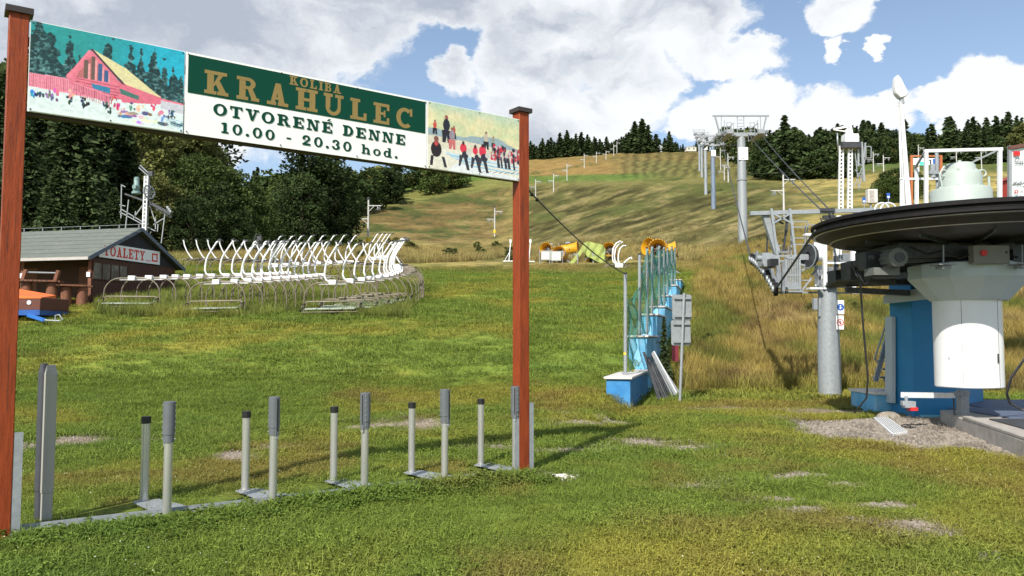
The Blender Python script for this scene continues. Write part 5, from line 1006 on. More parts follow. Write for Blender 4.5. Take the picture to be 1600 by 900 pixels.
# ================================================================ CHAIRLIFT TOWERS
def lift_tower(px, Y, ytop, label, w=4.9, det=True, col=galv):
    base = on(px, Y, -.1); H = P(px, ytop, Y).z-base.z; t = thing('chairlift_tower', label, 'lift tower', base, 'towers of the chairlift'); V = lambda x, y, z: base+Vector((x, y, z)); b = MB()
    b.tube([base, V(0, 0, H*.5)], [.43, .40], 18); b.tube([V(0, 0, H*.5), V(0, 0, H-1.9)], [.395, .36], 18); b.build('mast', col, t)
    b = MB(); b.lathe(base, [(.44, H*.5-.06), (.47, H*.5-.06), (.47, H*.5+.06), (.44, H*.5+.06)], 18); b.build('flange', galvd, t)
    b = MB(); b.box(V(0, 0, H-1.72), (w*.9, .42, .28)); b.box(V(0, 0, H-1.9), (1.1, .7, .16)); b.build('cross_arm', galvd, t, bevel=.02)
    b = MB(); b.bar(V(-w/2-.1, 0, H), V(w/2+.1, 0, H), .13, .13); b.build('top_beam', galvd, t)
    b = MB()
    for s in (-1, 1):
        b.bar(V(s*(w/2-.12), 0, H), V(s*(w/2-.55), 0, H-1.75), .16, .12)
        for x in (.34, .62): b.bar(V(s*(w/2-x-.35), 0, H-.05 if x < .5 else H-.4), V(s*(w/2-x-.3), 0, H-1.7), .055)
    for x in (-.85, -.3, .3, .85, -1.25, 1.25): b.bar(V(x, .1, H-.05 if abs(x) == .3 else H-.55), V(x, .1, H-1.6), .05)
    for z in (.35, .65, .95, 1.25): b.bar(V(-.3, .1, H-z), V(.3, .1, H-z), .045)
    for s in (-1, 1):
        for z in (.6, .95, 1.3): b.bar(V(s*.85, .1, H-z), V(s*1.28, .1, H-z), .04)
    b.build('railing', galv if det else midst, t)
    for s in (-1, 1):
        x = s*(w/2-.62); b = MB(); b.bar(V(x, -1.7, H-1.95), V(x, 1.7, H-1.62), .10, .16)
        for k in range(8): b.disc(V(x+.02*s, -1.6+.46*k, H-1.88+.045*k), (1, 0, 0), .19, .10, 12)
        b.build('sheave_assembly', midst, t)
        b = MB(); b.box(V(x-s*.45, 0, H-1.98), (.55, 3.0, .05)); b.box(V(x-s*.45, -1.5, H-1.80), (.6, .04, .36)); b.build('catwalk', galvd, t)
        b = MB()
        for yy in (-1.5, -.5, .5, 1.5): b.bar(V(x-s*.75, yy, H-2), V(x-s*.75, yy, H-1.05), .04)
        b.bar(V(x-s*.75, -1.5, H-1.05), V(x-s*.75, 1.5, H-1.05), .04); b.build('hand_rail', galv, t)
    b = MB(); b.box(V(.05, -.40, H-3.55 if det else H-3.3), (.84, .05, 1.15)); nb = b.build('number_plate', printw, t, bevel=.01)
    b = MB()
    for k, s_ in enumerate((-1, 1)): b.box(V(-.1+.16*k, -.428, H-4.0), (.10, .004, .07))
    b.build('marking', darks, nb)
    return [V(s*(w/2-.6), 0, H-1.68) for s in (-1, 1)]
T1 = lift_tower(1161, 72, 181, 'nearest big grey chairlift tower with white plate on its mast')
bluet = M('blue_grey_tower', (.17, .22, .29), .5, .1, .1, 3)
T2 = lift_tower(1115, 150, 213, 'second chairlift tower with darker blue grey mast', det=False, col=bluet)
T3 = lift_tower(1103, 203, 211, 'third chairlift tower up the slope', det=False)
T4 = lift_tower(1097, 262, 207, 'fourth chairlift tower up the slope', det=False)
T5 = lift_tower(1093, 315, 203, 'farthest chairlift tower near the skyline', det=False)
for a, c in ((T1, T2), (T2, T3), (T3, T4), (T4, T5)):
    for k in (0, 1): cable('haul_rope', 'chairlift haul rope running between the towers up the slope', [a[k], c[k]], .03, .5, group='chairlift haul ropes')
# buildings on the ridge
for px, Y, w, h, wc, rc, lb, rp in ((1030, 520, 7.5, 4.2, 'grey_house', (.42, .44, .46), 'small grey gabled house among the ridge spruces', 4.2), (1079, 505, 6.2, 3.4, 'cream_house', (.62, .58, .46), 'small cream coloured hut at the top of the run', 1.2)):
    p = on(px, Y, -.4); t = thing('house', lb, 'house', p); b = MB(); b.box(p+Vector((0, 0, h*.4)), (w, 5, h*.8)); wl = b.build('wall', M(wc, rc, .8), t)
    b = MB(); b.prism([(-w*.56, h*.75), (w*.56, h*.75), (0, h*.75+rp*.55)], -2.7, 2.7, lambda x, y, z: tuple(p+Vector((x, z, y)))); b.build('roof', M('pale_sheet_roof', (.36, .38, .40), .5) if px == 1030 else M('grey_roof', (.3, .28, .25), .7), t, smooth=False)
    for x in (-.25, .25): b = MB(); b.box(p+Vector((x*w, -2.52, h*.45)), (w*.16, .06, h*.3)); b.build('window', glassd, t)
# ================================================================ SNOW GUNS, TENT, BOXES
def snow_gun(px, py, Y, sc, yaw, label):
    c = P(px, py, Y); g = g1(c.x, Y); t = thing('snow_gun', label, 'snow gun', Vector((c.x, c.y, g)), 'yellow snow guns parked at the foot of the slope')
    d = Vector((math.sin(yaw), -math.cos(yaw), .12)).normalized(); q = d.to_track_quat('Z', 'Y').to_matrix(); r = .5*sc
    b = MB(); b.lathe(c, [(r*.72, -.9*sc), (r*.75, -.3*sc), (r*.78, .25*sc), (r*.95, .42*sc), (r*.98, .47*sc), (r*.90, .5*sc), (r*.72, .30*sc), (r*.66, -.88*sc), (r*.72, -.9*sc)], 24, rot=q); b.build('barrel', yellow, t)
    b = MB(); b.lathe(c, [(.001, .15*sc), (r*.28, .1*sc), (r*.3, -.5*sc), (.001, -.55*sc)], 12, rot=q); b.build('fan_hub', darks, t)
    b = MB()
    for k in range(7): a = k*2*math.pi/7; b.bar(c+q@Vector((0, 0, .05)), c+q@Vector((math.cos(a)*r*.68, math.sin(a)*r*.68, .0)), .10*sc, .015)
    b.build('fan_blade', galvd, t)
    b = MB()
    for k in range(20): a = k*2*math.pi/20; b.box(c+q@Vector((math.cos(a)*r*1.0, math.sin(a)*r*1.0, .52*sc)), (.045*sc,)*3)
    b.build('nozzle', darks, t)
    b = MB(); gp = Vector((c.x, c.y, g)); b.bar(gp+Vector((0, 0, .3)), c-Vector((0, 0, r*.7)), .14*sc)
    for s in (-1, 1): b.bar(c+q@Vector((s*r*.9, 0, -.1)), gp+Vector((s*.1, 0, .75)), .06*sc); b.bar(gp+Vector((0, 0, .45)), gp+Vector((s*.7*sc, -.3, .02)), .08*sc)
    b.bar(gp+Vector((0, 0, .45)), gp+Vector((0, .9*sc, .02)), .08*sc); b.bar(c-d*.9*sc+Vector((0, 0, .1)), c-d*.95*sc+Vector((0, 0, .55*sc)), .05*sc); b.build('stand', midst, t)
    b = MB(); b.box(c-d*.3*sc+Vector((0, 0, r*.95)), (.3*sc, .5*sc, .12*sc)); b.box(gp+Vector((.25*sc, -.1, .75)), (.28*sc, .3*sc, .4*sc)); b.build('control_box', galv, t); return t
snow_gun(857, 391, 66, 1.15, -.5, 'leftmost yellow snow gun above the white electric cabinets'); snow_gun(875, 397, 65, 1.15, -.3, 'lower yellow snow gun next to the second electric cabinet'); snow_gun(893, 389, 69, 1.2, 1.3, 'yellow snow gun seen from the side left of the tent')
snow_gun(953, 392, 68, 1.3, -.3, 'yellow snow gun peeping out right of the tent behind the white hangers'); snow_gun(922, 409, 66, .75, .5, 'low yellow snow gun under the tarpaulin'); snow_gun(1028, 391, 47, 1.15, -.2, 'yellow snow gun seen frontally behind the green net'); snow_gun(1044, 391, 48, 1.0, 1.35, 'yellow snow gun barrel seen from the side behind the green net'); snow_gun(1022, 388, 50, 1.2, -.9, 'pale yellow ringed snow gun at the back behind the green net')
for px, Y, lb in ((853, 64, 'left white electric cabinet in front of the snow guns'), (869, 62.5, 'right white electric cabinet in front of the snow guns')):
    p = on(px, Y); t = thing('electric_cabinet', lb, 'cabinet', p); b = MB(); b.box(p+Vector((0, 0, .62)), (.76, .4, .70)); b.build('box', M('pale_cabinet', (.52, .55, .50), .5), t, bevel=.02); b = MB(); b.box(p+Vector((0, -.21, .62)), (.6, .02, .55)); b.box(p+Vector((0, 0, .99)), (.84, .46, .04)); b.build('door', M('pale_cabinet_door', (.60, .62, .57), .5), t)
    for s in (-.5, .5): b = MB(); b.tube([p+Vector((s, 0, 0)), p+Vector((s, 0, 1.1))], .03, 6); b.build('stake', galv, t)
# tarpaulin over a frame
Yt = 65; pz = lambda x, y, d=0: P(x, y, Yt+d); tt = thing('tarpaulin_tent', 'lime green tarpaulin draped like a tent over the snow guns', 'tent', on(925, Yt)); b = MB()
top = [(912, 379), (918, 377.5), (926, 378.5), (936, 381), (944, 384), (946, 390)]; bot = [(911, 393), (916, 399), (922, 403), (930, 407), (938, 411), (946, 413)]; nx, nz = 22, 9; vs = []
def li(L_, f): f *= len(L_)-1; i = min(int(f), len(L_)-2); k = f-i; return (L_[i][0]*(1-k)+L_[i+1][0]*k, L_[i][1]*(1-k)+L_[i+1][1]*k)
for j in range(nz+1):
    for i in range(nx+1): f, k = i/nx, j/nz; a, c = li(top, f), li(bot, f); vs.append(pz(a[0]+(c[0]-a[0])*k, a[1]+(c[1]-a[1])*k+.5*math.sin(f*17+k*3), -1.4*k+.12*math.sin(f*23+k*4)+.1*math.sin(f*9-k*7)))
b.add(vs, [(j*(nx+1)+i, j*(nx+1)+i+1, (j+1)*(nx+1)+i+1, (j+1)*(nx+1)+i) for j in range(nz) for i in range(nx)])
vs = [];
for j in range(7):
    for i in range(nx+1): f, k = i/nx, j/6; a = li(top, f); c0 = pz(a[0], a[1]+.5*math.sin(f*17), .12*math.sin(f*23)+.1*math.sin(f*9)); vs.append(c0+Vector((.3*k, 2.2*k, -.9*k*k-.1*k)))
b.add(vs, [(j*(nx+1)+i+1, j*(nx+1)+i, (j+1)*(nx+1)+i, (j+1)*(nx+1)+i+1) for j in range(6) for i in range(nx)]); b.build('tarpaulin', tarp, tt)
b = MB(); st = [(913, 378, 0, 913, 384), (907, 389, -.5, 911, 393), (899, 400, -1, 903, 404), (889, 412, -1.8, 893, 416), (884, 419, -2.2, 888, 421)]
for i in range(len(st)-1): a, c = st[i], st[i+1]; b.add([pz(a[0], a[1], a[2]), pz(a[3], a[4], a[2]-.2), pz(c[3], c[4], c[2]-.2), pz(c[0], c[1], c[2])], [(0, 1, 2, 3)])
b.build('loose_flap', tarp, tt)
b = MB()
for x, y in ((902, 418), (927, 424), (944, 417)): b.bar(pz(x, y, -1.2), pz(x, 395, -1.2 if x < 940 else -.5), .10)
b.bar(pz(896, 419, -1.5), pz(916, 421, -1.5), .10); b.build('frame', galvd, tt)
# loose chairs near the tent
def loose(px, Y, label, hang, dz_, rz): c = chair_src
hp = on(962, 58); t = thing('hanger_stack', 'stacked chair frames with three white bent hangers left of the wall', 'lift chair', hp)
Yh = 58; ph_ = lambda x, y, d=0: P(x, y, Yh+d)
for k, pts in enumerate((((962, 412), (958, 409), (957, 402), (958, 388), (963, 380), (970, 376.5)), ((965, 412), (961, 408), (960, 400), (962, 388), (967, 381), (973, 378)), ((968, 411), (966, 407), (966, 398), (969, 388), (973, 384), (978, 384)), ((975, 411), (979, 407), (984, 403), (987, 402), (987, 405)))):
    b = MB(); b.tube([ph_(x, y, .1*k) for x, y in pts], .05, 7); b.build('hanger', white, t)
b = MB(); b.box(ph_(967, 415), (.55, .4, .3)); b.box(ph_(977, 420, .2), (.4, .3, .3)); b.build('clamp_box', white, t)
b = MB()
for k in range(5): x0 = 940+k*3; x1 = 984+k*2.2; b.tube([ph_(x0, 432, .3*k), ph_(x0+1, 420, .3*k), ph_(x0+7, 414, .3*k), ph_(967, 413+k*.6, .3*k), ph_(x1-7, 414, .3*k), ph_(x1-1, 420, .3*k), ph_(x1, 430, .3*k)], .028, 6)
b.build('frame', pipem, t); b = MB(); b.tube([ph_(942, 430, -.3), ph_(965, 431, -.3)], .04, 6); b.box(ph_(955, 420, .5), (1.0, .5, .12)); b.build('seat', seatm, t)
for px, Y, lb in ((795, 70, 'pale steel frame stand left of the right sign post'), (826, 68, 'pale steel frame stand right of the right sign post')):
    p = on(px, Y); b = MB(); b.bar(p, p+Vector((.15, 0, 1.7)), .08); b.bar(p+Vector((-.5, 0, .05)), p+Vector((.5, -.2, .05)), .08); b.bar(p+Vector((-.4, .3, .05)), p+Vector((.1, 0, .9)), .05); b.box(p+Vector((.15, 0, 1.8)), (.18, .1, .3)); b.build('steel_stand', whitem, None, lb, 'stand', loc=p)
# ================================================================ LIFT STATION (bullwheel, column, cabinet)
YC = 13.5; CX = P(1513, 450, YC).x; C3 = Vector((CX, YC, 0)); CC = Vector((CX+1.05, 16.6, 0))
stn = thing('drive_station', 'chairlift drive station with huge black bullwheel on a blue concrete column', 'lift station', CC)
RT = Matrix.Rotation(R(-.3), 3, 'Y')
b = MB(); R0 = 2.46; wc = Vector((CX, YC, 3.545))
b.lathe(wc, [(1.9, .015), (R0-.05, .015), (R0, -.01), (R0, -.055), (R0-.05, -.075), (R0-.05, -.105), (R0, -.125), (R0, -.165), (R0-.035, -.185)], 128, rot=RT); bw = b.build('bullwheel', rubber, stn, 'huge horizontal black rope wheel')
b = MB(); b.lathe(wc, [(R0-.055, -.176), (R0-.03, -.19), (R0-.045, -.20), (R0-.075, -.196)], 128, rot=RT); b.lathe(wc, [(2.13, -.287), (2.155, -.30), (2.135, -.312), (2.10, -.305)], 128, rot=RT); b.build('flange_edge', M('bright_flange', (.40, .38, .34), .35, .3, .2, 8), bw)
b = MB(); b.lathe(wc, [(R0-.06, -.195), (2.26, -.205), (2.16, -.30)], 128, rot=RT); b.lathe(wc, [(2.13, -.31), (1.98, -.31), (1.9, -.36), (.5, -.40), (.4, -.60), (.001, -.60)], 96, rot=RT); b.lathe(wc, [(.001, .03), (1.95, .02)], 96, rot=RT); b.build('wheel_disc', M('wheel_underside', (.036, .032, .028), .6, .1, .35, 3, .1, 30, (1, 1, 1), (.02, .012, .012), .7, 2), bw)
for k in range(12): a = k*math.pi/6+.2; b = MB(); d = Vector((math.cos(a), math.sin(a), 0)); b.bar(wc+RT@(d*.5+Vector((0, 0, -.43))), wc+RT@(d*1.9+Vector((0, 0, -.37))), .03, .09); b.build('rib', darks, bw)
# gearbox on top
g0 = Vector((CX-.02, YC+.1, 3.50)); b = MB(); k_ = YC/FPX
b.lathe(g0, [(.001, .0), (.60, .0), (.60, .02), (.47, .02), (.47, .56), (.45, .60), (.335, .615), (.33, .84), (.31, .88), (.25, .93), (.235, 1.0), (.20, 1.04), (.001, 1.05)], 48); b.build('gearbox', offw, stn)
b = MB()
for k in range(8): a = k*math.pi/4+.2; b.disc(g0+Vector((.295*math.cos(a), .295*math.sin(a), .895)), (0, 0, 1), .022, .03, 8); b.disc(g0+Vector((.39*math.cos(a), .39*math.sin(a), .615)), (0, 0, 1), .022, .03, 8)
for s, z in ((1, .86), (-1, .86)): q = g0+Vector((s*.33, -.1, z)); b.tube([q+Vector((.055*math.cos(R(t)), 0, .055*math.sin(R(t)))) for t in range(0, 361, 30)], .014, 6)
b.tube([g0+Vector((.43, -.1, .5)), g0+Vector((.43, -.1, .8))], .022, 8); b.tube([g0+Vector((0, 0, 1.04)), g0+Vector((0, 0, 1.10))], .03, 8)
b.tube([g0+Vector((-.36, -.1, .6)), g0+Vector((-.40, -.1, .85)), g0+Vector((-.32, -.1, .98)), g0+Vector((-.2, 0, 1.0))], .014, 6); b.build('gearbox_fitting', offw, stn)
b = MB(); b.tube([g0+Vector((-.20, .35, .3)), g0+Vector((-.20, .35, 1.32))], .03, 9); b.tube([g0+Vector((-.30, .3, .86)), g0+Vector((-.30, .3, 1.10))], .045, 9); b.box(g0+Vector((-.30, .3, .95)), (.16, .1, .06)); b.build('oil_pipe', galv, stn)
# white gantry frame
def bars(lst, Y, w, name, mat, parent, d=None):
    b = MB()
    for it in lst:
        (x0, y0), (x1, y1) = it[0], it[1]; ww = it[2] if len(it) > 2 else w; dd = it[3] if len(it) > 3 else 0; de = it[4] if len(it) > 4 else dd; b.bar(P(x0, y0, Y+dd), P(x1, y1, Y+de), ww, ww)
    return b.build(name, mat, parent)
bars([((1447, 322), (1447, 234), .052, -.3), ((1562, 318), (1562, 234), .056, -.3), ((1432, 322), (1432, 262), .052, .3), ((1444, 236), (1566, 233), .05, -.3), ((1408, 320), (1408, 280), .035, .3), ((1469, 320), (1469, 280), .035, .3), ((1406, 279.5), (1471, 279.5), .035, .3), ((1406, 321), (1436, 321), .03, .3)], 13.6, .05, 'gantry', whitem, stn)
bars([((1430, 262), (1446, 236), .03, .3, -.3), ((1480, 272), (1556, 236), .03, .8, .7), ((1479, 300), (1479, 272), .03, .2), ((1479, 320), (1479, 296), .03, .2)], 13.6, .04, 'brace', galvd, stn)
b = MB(); b.tube([P(1378+11*math.cos(R(a)), 328-11*math.sin(R(a)), 13.9) for a in range(0, 181, 20)], .016, 6); b.build('hoop', whitem, stn); b = MB(); b.tube([P(1388+12*math.cos(R(a)), 327-10*math.sin(R(a)), 14.1) for a in range(0, 181, 20)], .016, 6); b.build('hoop', whitem, stn)
# octagonal collar and cabinet below
b = MB(); oct_ = lambda r: r
b.lathe(Vector((CX, YC, 0)), [(.001, 2.80), (.90, 2.80), (.93, 2.78), (.93, 2.56), (.60, 2.20), (.001, 2.20)], 12, a0=R(15)); co = b.build('collar', greyb, stn, 'grey twelve sided collar', smooth=False)
b = MB(); b.lathe(Vector((CX-.04, YC, 0)), [(.001, 2.2), (.515, 2.2), (.515, .78), (.50, .765), (.001, .765)], 64); cb = b.build('cabinet', whitec, stn, 'white round cabinet')
b = MB()
for a in (-62, -128): b.bar(Vector((CX-.04+.5165*math.cos(R(a)), YC+.5165*math.sin(R(a)), .79)), Vector((CX-.04+.5165*math.cos(R(a)), YC+.5165*math.sin(R(a)), 2.19)), .005, .003)
b.build('seam', darks, cb)
b = MB(); a = -66; b.box(Vector((CX-.04+.52*math.cos(R(a)), YC+.52*math.sin(R(a)), 1.25)), (.022, .02, .15)); b.build('handle', darks, cb); b = MB(); a = -150; b.box(Vector((CX-.04+.52*math.cos(R(a)), YC+.52*math.sin(R(a)), 1.27)), (.03, .03, .05)); b.build('latch', white, cb)
# dark machine room under the wheel
b = MB(); b.box((CX-.1, YC+.3, 3.0), (2.6, 1.7, .24)); b.bar((CX-1.6, YC+1.1, 2.78), (CX+2.2, YC+1.4, 2.92), .35, .34); b.bar((CX-1.25, YC-.3, 2.86), (CX+2.4, YC-.2, 2.95), .20, .10); b.bar((CX-1.5, YC+2.0, 2.72), (CX+2.4, YC+2.0, 2.80), .4, .30); b.build('machine_frame', darks, stn, bevel=.01)
b = MB(); b.add([P(1380, 462, 15.6), P(1466, 444, 14.6), P(1466, 466, 14.6), P(1380, 475, 15.6), P(1380, 462, 17), P(1466, 444, 16.2), P(1466, 466, 16.2), P(1380, 475, 17)], [(0, 1, 2, 3), (4, 5, 1, 0), (3, 2, 6, 7), (4, 0, 3, 7), (1, 5, 6, 2)]); b.build('column_head', greyb, stn, smooth=False)
b = MB(); m = P(1396, 404, 12.9); b.disc(m, (-.1, -1, 0), .145, .42, 26); b.box(m+Vector((-.1, .2, -.2)), (.42, .35, .12)); mo = b.build('electric_motor', M('motor_grey', (.13, .135, .125), .5, 0, .15, 5), stn); b = MB(); b.disc(m+Vector((0, -.22, 0)), (-.1, -1, 0), .075, .04, 22); b.build('fan_cover', darks, mo)
for k in range(12): a = k*math.pi/6; b = MB(); b.box(m+Vector((.146*math.cos(a), 0, .146*math.sin(a))), (.02, .36, .02)); b.build('cooling_fin', MATS['motor_grey'], mo)
b = MB(); jb = P(1545, 398, 12.55); b.box(jb, (.56, .16, .29)); jo = b.build('junction_box', M('junction_beige', (.17, .165, .14), .5), stn, bevel=.012); b = MB(); b.disc(jb+Vector((-.13, -.09, .02)), (0, 1, 0), .05, .03, 16); b.build('button', red, jo); b = MB(); b.box(jb+Vector((.23, -.083, .03)), (.03, .01, .035)); b.build('latch', blackp, jo)
b = MB(); b.box(P(1592, 400, 12.7), (.3, .2, .2)); b.build('gear_case', darks, stn); b = MB(); b.box(P(1358, 408, 13.4), (.26, .3, .30)); b.box(P(1340, 412, 13.8), (.22, .3, .10), rz=.3); b.disc(P(1362, 402, 13.0), (0, 1, 0), .05, .06, 12); b.box(P(1384, 430, 13.2), (.6, .3, .09)); b.build('gear_case', darks, stn, bevel=.015)
b = MB()
for x, y in ((1474, 414), (1597, 413)): b = MB(); b.box(P(x, y, 12.4), (.27, .3, .018)); b.box(P(x, y+4, 12.4), (.14, .2, .05)); b.bar(P(x, y-2, 12.4), P(x, 383, 12.4), .018); b.build('bearing_plate', midst, stn)
b = MB(); b.tube([P(1340, 425, 13.4), P(1346, 436, 13.3), P(1352, 445, 13.3), P(1366, 430, 13.2)], .018, 6); b.tube([P(1330, 410, 13.5), P(1338, 430, 13.4), P(1343, 436, 13.4)], .014, 6); b.tube([P(1420, 385, 12.8), P(1450, 398, 12.7), P(1470, 392, 12.8), P(1500, 404, 12.7), P(1515, 398, 12.6)], .016, 6); b.tube([P(1575, 398, 12.6), P(1588, 402, 12.6), P(1610, 394, 12.8)], .018, 6); b.build('hose', blackp, stn)
b = MB(); b.add([P(1290, 446, 15.5), P(1312, 436, 15.0), P(1400, 432, 14.6), P(1400, 446, 14.6), P(1290, 449, 15.5), P(1290, 446, 15.9), P(1312, 436, 15.4), P(1400, 432, 15.0), P(1400, 446, 15.0), P(1290, 449, 15.9)], [(0, 1, 2, 3, 4), (9, 8, 7, 6, 5), (0, 5, 6, 1), (1, 6, 7, 2), (4, 3, 8, 9)]); b.bar(P(1322, 453, 15.2), P(1420, 458, 15.0), .2, .10); b.build('base_beam', darks, stn, smooth=False)
# blue concrete column
colp = [P(1393, 600, 16.2), P(1428, 600, 15.75), P(1500, 600, 15.75), P(1536, 600, 16.9), P(1500, 600, 18), P(1420, 600, 18)]; b = MB(); b.prism([(p.x, p.y) for p in colp], -.2, 2.75); cl_ = b.build('column', bluec, stn, bevel=.02)
b = MB(); b.bar(P(1391, 629, 16.2), P(1391, 495, 16.2), .07, .3); b.build('corner_strip', greyb, stn)
b = MB(); b.add([P(1425, 655, 15.7), P(1432, 645, 15.7), P(1472, 655, 15.7)], [(0, 1, 2)]) if False else b.box(P(1450, 651, 15.9), (.5, .5, .10)); b.build('footing', M('pale_cyan', (.18, .52, .60), .7), stn)
pl0 = [flat(1363, 628, .30), flat(1392, 635, .3), flat(1392, 611, .30), flat(1366, 607, .3)]; b = MB(); c_ = P(1377, 612, 17); b.box((c_.x-.05, 16.9, .18), (.75, 1.2, .52)); pt_ = b.build('plinth', bluel, stn); b = MB(); b.box((c_.x-.05, 16.9, .46), (.82, 1.28, .05)); b.build('plinth_slab', slab, pt_)
b = MB(); 
for s in (0, 1): b.bar(P(1368+s*16, 596, 16.9+s*.5), P(1392+s*14, 505, 16.9+s*.5), .05, .09)
for k in range(7): f = k/7+.07; b.bar(P(1368+24*f, 596-91*f, 16.9), P(1384+22*f, 596-91*f, 17.4), .16, .035)
b.tube([P(1366, 562, 16.7), P(1384, 508, 16.7), P(1388, 500, 16.7)], .018, 6); b.tube([P(1369, 566, 16.7), P(1376, 562, 16.7)], .018, 6); b.build('ladder', galv, stn)
b = MB(); b.add([P(1478, 268, 30), P(1479, 268, 30), P(1479, 269, 30)], [(0, 1, 2)]) if False else None
# sensor post
sp_ = P(1505, 655, 14.2); sp_.z = 0; t = thing('sensor_post', 'grey square post with white arm and red lens sensor below the cabinet', 'post', sp_); b = MB(); b.box(sp_+Vector((0, 0, .32)), (.15, .15, .70)); b.build('post', galv, t, bevel=.008)
b = MB(); b.bar(P(1410, 617, 13.7), P(1490, 618, 14.1), .07, .09); b.build('arm', whitem, t); b = MB(); b.bar(P(1488, 615, 14.1), P(1512, 615, 14.2), .12, .06); b.build('bracket', midst, t)
b = MB(); q = P(1420, 632, 13.6); b.box(q, (.18, .14, .11)); b.tube([q+Vector((-.04, 0, .05)), q+Vector((-.04, 0, .14))], .03, 8); b.box(q+Vector((-.09, 0, .02)), (.06, .1, .08)); so = b.build('sensor', galv, t, bevel=.008); b = MB(); b.box(q+Vector((.05, -.02, -.07)), (.12, .13, .055)); b.build('lens', red, so); b = MB(); b.tube([q+Vector((-.08, 0, -.03)), q+Vector((-.03, 0, -.13)), q+Vector((.06, 0, -.09))], .010, 5); b.tube([P(1490, 622, 14.0), P(1491, 645, 14.0), P(1497, 658, 13.9), P(1506, 652, 13.9)], .014, 5); b.build('wire', blackp, t)
cable('control_cable', 'black cable hanging from the station down to the grass', [P(1344, 440, 13.6), P(1348, 500, 13.9), P(1356, 590, 14.6), P(1354, 622, 15.0), P(1335, 645, 15.6)], .017, 0); cable('black_hose', 'black hose curving down to the platform at the right edge', [P(1625, 540, 12.5), P(1600, 562, 12.6), P(1580, 590, 12.8), P(1573, 615, 13), P(1578, 630, 13.2), P(1596, 640, 13.3), P(1640, 648, 13.2)], .022, 0)
# platform
pf = thing('boarding_platform', 'low concrete boarding platform covered with blue grey rubber mats', 'platform', (8, 12, 0)); pl_xy = [(7.45, 13.45), (6.62, 10.4), (5.9, 7.6), (17, 7.6), (19, 17.4), (9.1, 17.4), (8.45, 15.0), (7.9, 15.0)]
b = MB(); b.prism(pl_xy, -.2, .25); b.build('slab', conc, pf, bevel=.02)
for k, (x0, y0, x1, y1, mt) in enumerate(((8.9, 15.3, 12.5, 17.2, matb), (12.55, 15.3, 18, 17.2, matb), (8.2, 13.4, 12.5, 15.25, matb), (12.55, 13.4, 18, 15.25, matb))): b = MB(); b.box(((x0+x1)/2, (y0+y1)/2, .259+.002*k), (x1-x0, y1-y0, .022)); b.build('rubber_mat', mt, pf)
b = MB(); b.prism([(7.75, 13.2), (7.1, 10.2), (6.6, 7.7), (16, 7.7), (16, 13.2)], .252, .272); b.build('rubber_mat', darks, pf); b = MB(); b.bar((8.7, 13.3, .29), (8.1, 9.5, .29), .03, .03); b.build('steel_edge', galv, pf); b = MB(); b.bar(Vector((7.5, 13.4, .27)), Vector((5.97, 7.7, .27)), .14, .05); b.build('kerb', conc, pf, bevel=.012)
q = [flat(1365, 654, .05), flat(1385, 652, .05), flat(1418, 676, .05), flat(1394, 680, .05)]; b = MB(); d1 = (q[2]-q[1]); b.prism([(p.x, p.y) for p in q], .02, .075); bo = b.build('white_board', white, None, 'grooved white plastic board lying on the gravel', 'board', loc=(q[0].x, q[0].y, 0), bevel=.006)
b = MB(); 
for k in range(1, 7): f = k/7; b.bar(q[0].lerp(q[1], f)+Vector((0, 0, .027)), q[3].lerp(q[2], f)+Vector((0, 0, .027)), .014, .004)
b.build('groove', galvd, bo)
st_ = P(1388, 637, 15.6); b = MB(); b.sph((st_.x, st_.y, .05), .2, 9, 6, (1.2, .8, .6)); b.build('boulder', stonem, None, 'rounded grey stone at the foot of the blue column', 'stone', loc=(st_.x, st_.y, 0), smooth=False)
# ================================================================ SUPPORT PYLON WITH CROSS BEAM AND SHEAVES (left of the wheel)
YS = 20.0; sb = P(1297, 627, YS); sb.z = 0; sup = thing('rope_support_pylon', 'grey round pylon carrying the rope sheaves, catwalk and cross beam', 'lift pylon', sb)
topz = P(1297, 449, YS).z; b = MB(); b.tube([sb-Vector((0, 0, .1)), sb+Vector((0, 0, 1.2)), Vector((sb.x, sb.y, topz))], [.272, .268, .225], 32); ms = b.build('mast', galv, sup); b = MB(); b.bar(Vector((sb.x-.235, sb.y-.1, 2.6)), Vector((sb.x-.25, sb.y-.1, 2.1)), .05); b.box(P(1273, 475, YS-.2), (.09, .12, .28)); b.build('side_box', galv, sup)
b = MB(); b.lathe(Vector((sb.x, sb.y, topz)), [(.001, 0), (.30, 0), (.30, .04), (.001, .04)], 24); b.build('flange', galvd, sup)
bars([((1172, 333.5), (1445, 326), .10)], YS, .1, 'cross_beam', galv, sup)
bars([((1194, 333), (1216, 402), .15, .1), ((1205, 326), (1222, 457), .055, -.2), ((1234, 326), (1243, 402), .055, -.2), ((1206, 333), (1240, 350), .04, -.2), ((1206, 350), (1236, 333), .04, -.2), ((1205, 332), (1212, 350), .05, .3), ((1236, 402), (1243, 402), .1, -.2)], YS, .06, 'hanger_frame', galv, sup)
bars([((1231, 336), (1228, 362), .06, .2), ((1228, 362), (1224, 392), .045, .2), ((1200, 340), (1198, 395), .035, .3), ((1207, 340), (1224, 350), .04, .3)], YS, .05, 'strut', darks, sup)
bars([((1236, 346), (1262, 346)), ((1236, 355), (1262, 355)), ((1262, 346), (1262, 382)), ((1236, 346), (1236, 403)), ((1258, 352), (1258, 412)), ((1236, 382), (1272, 382)), ((1236, 372), (1258, 372)), ((1262, 351), (1275, 351)), ((1274, 351), (1274, 372)), ((1210, 384), (1225, 384)), ((1227, 389), (1227, 440)), ((1222, 418), (1242, 418)), ((1205, 390), (1230, 390))], YS+.5, .028, 'railing', galv, sup)
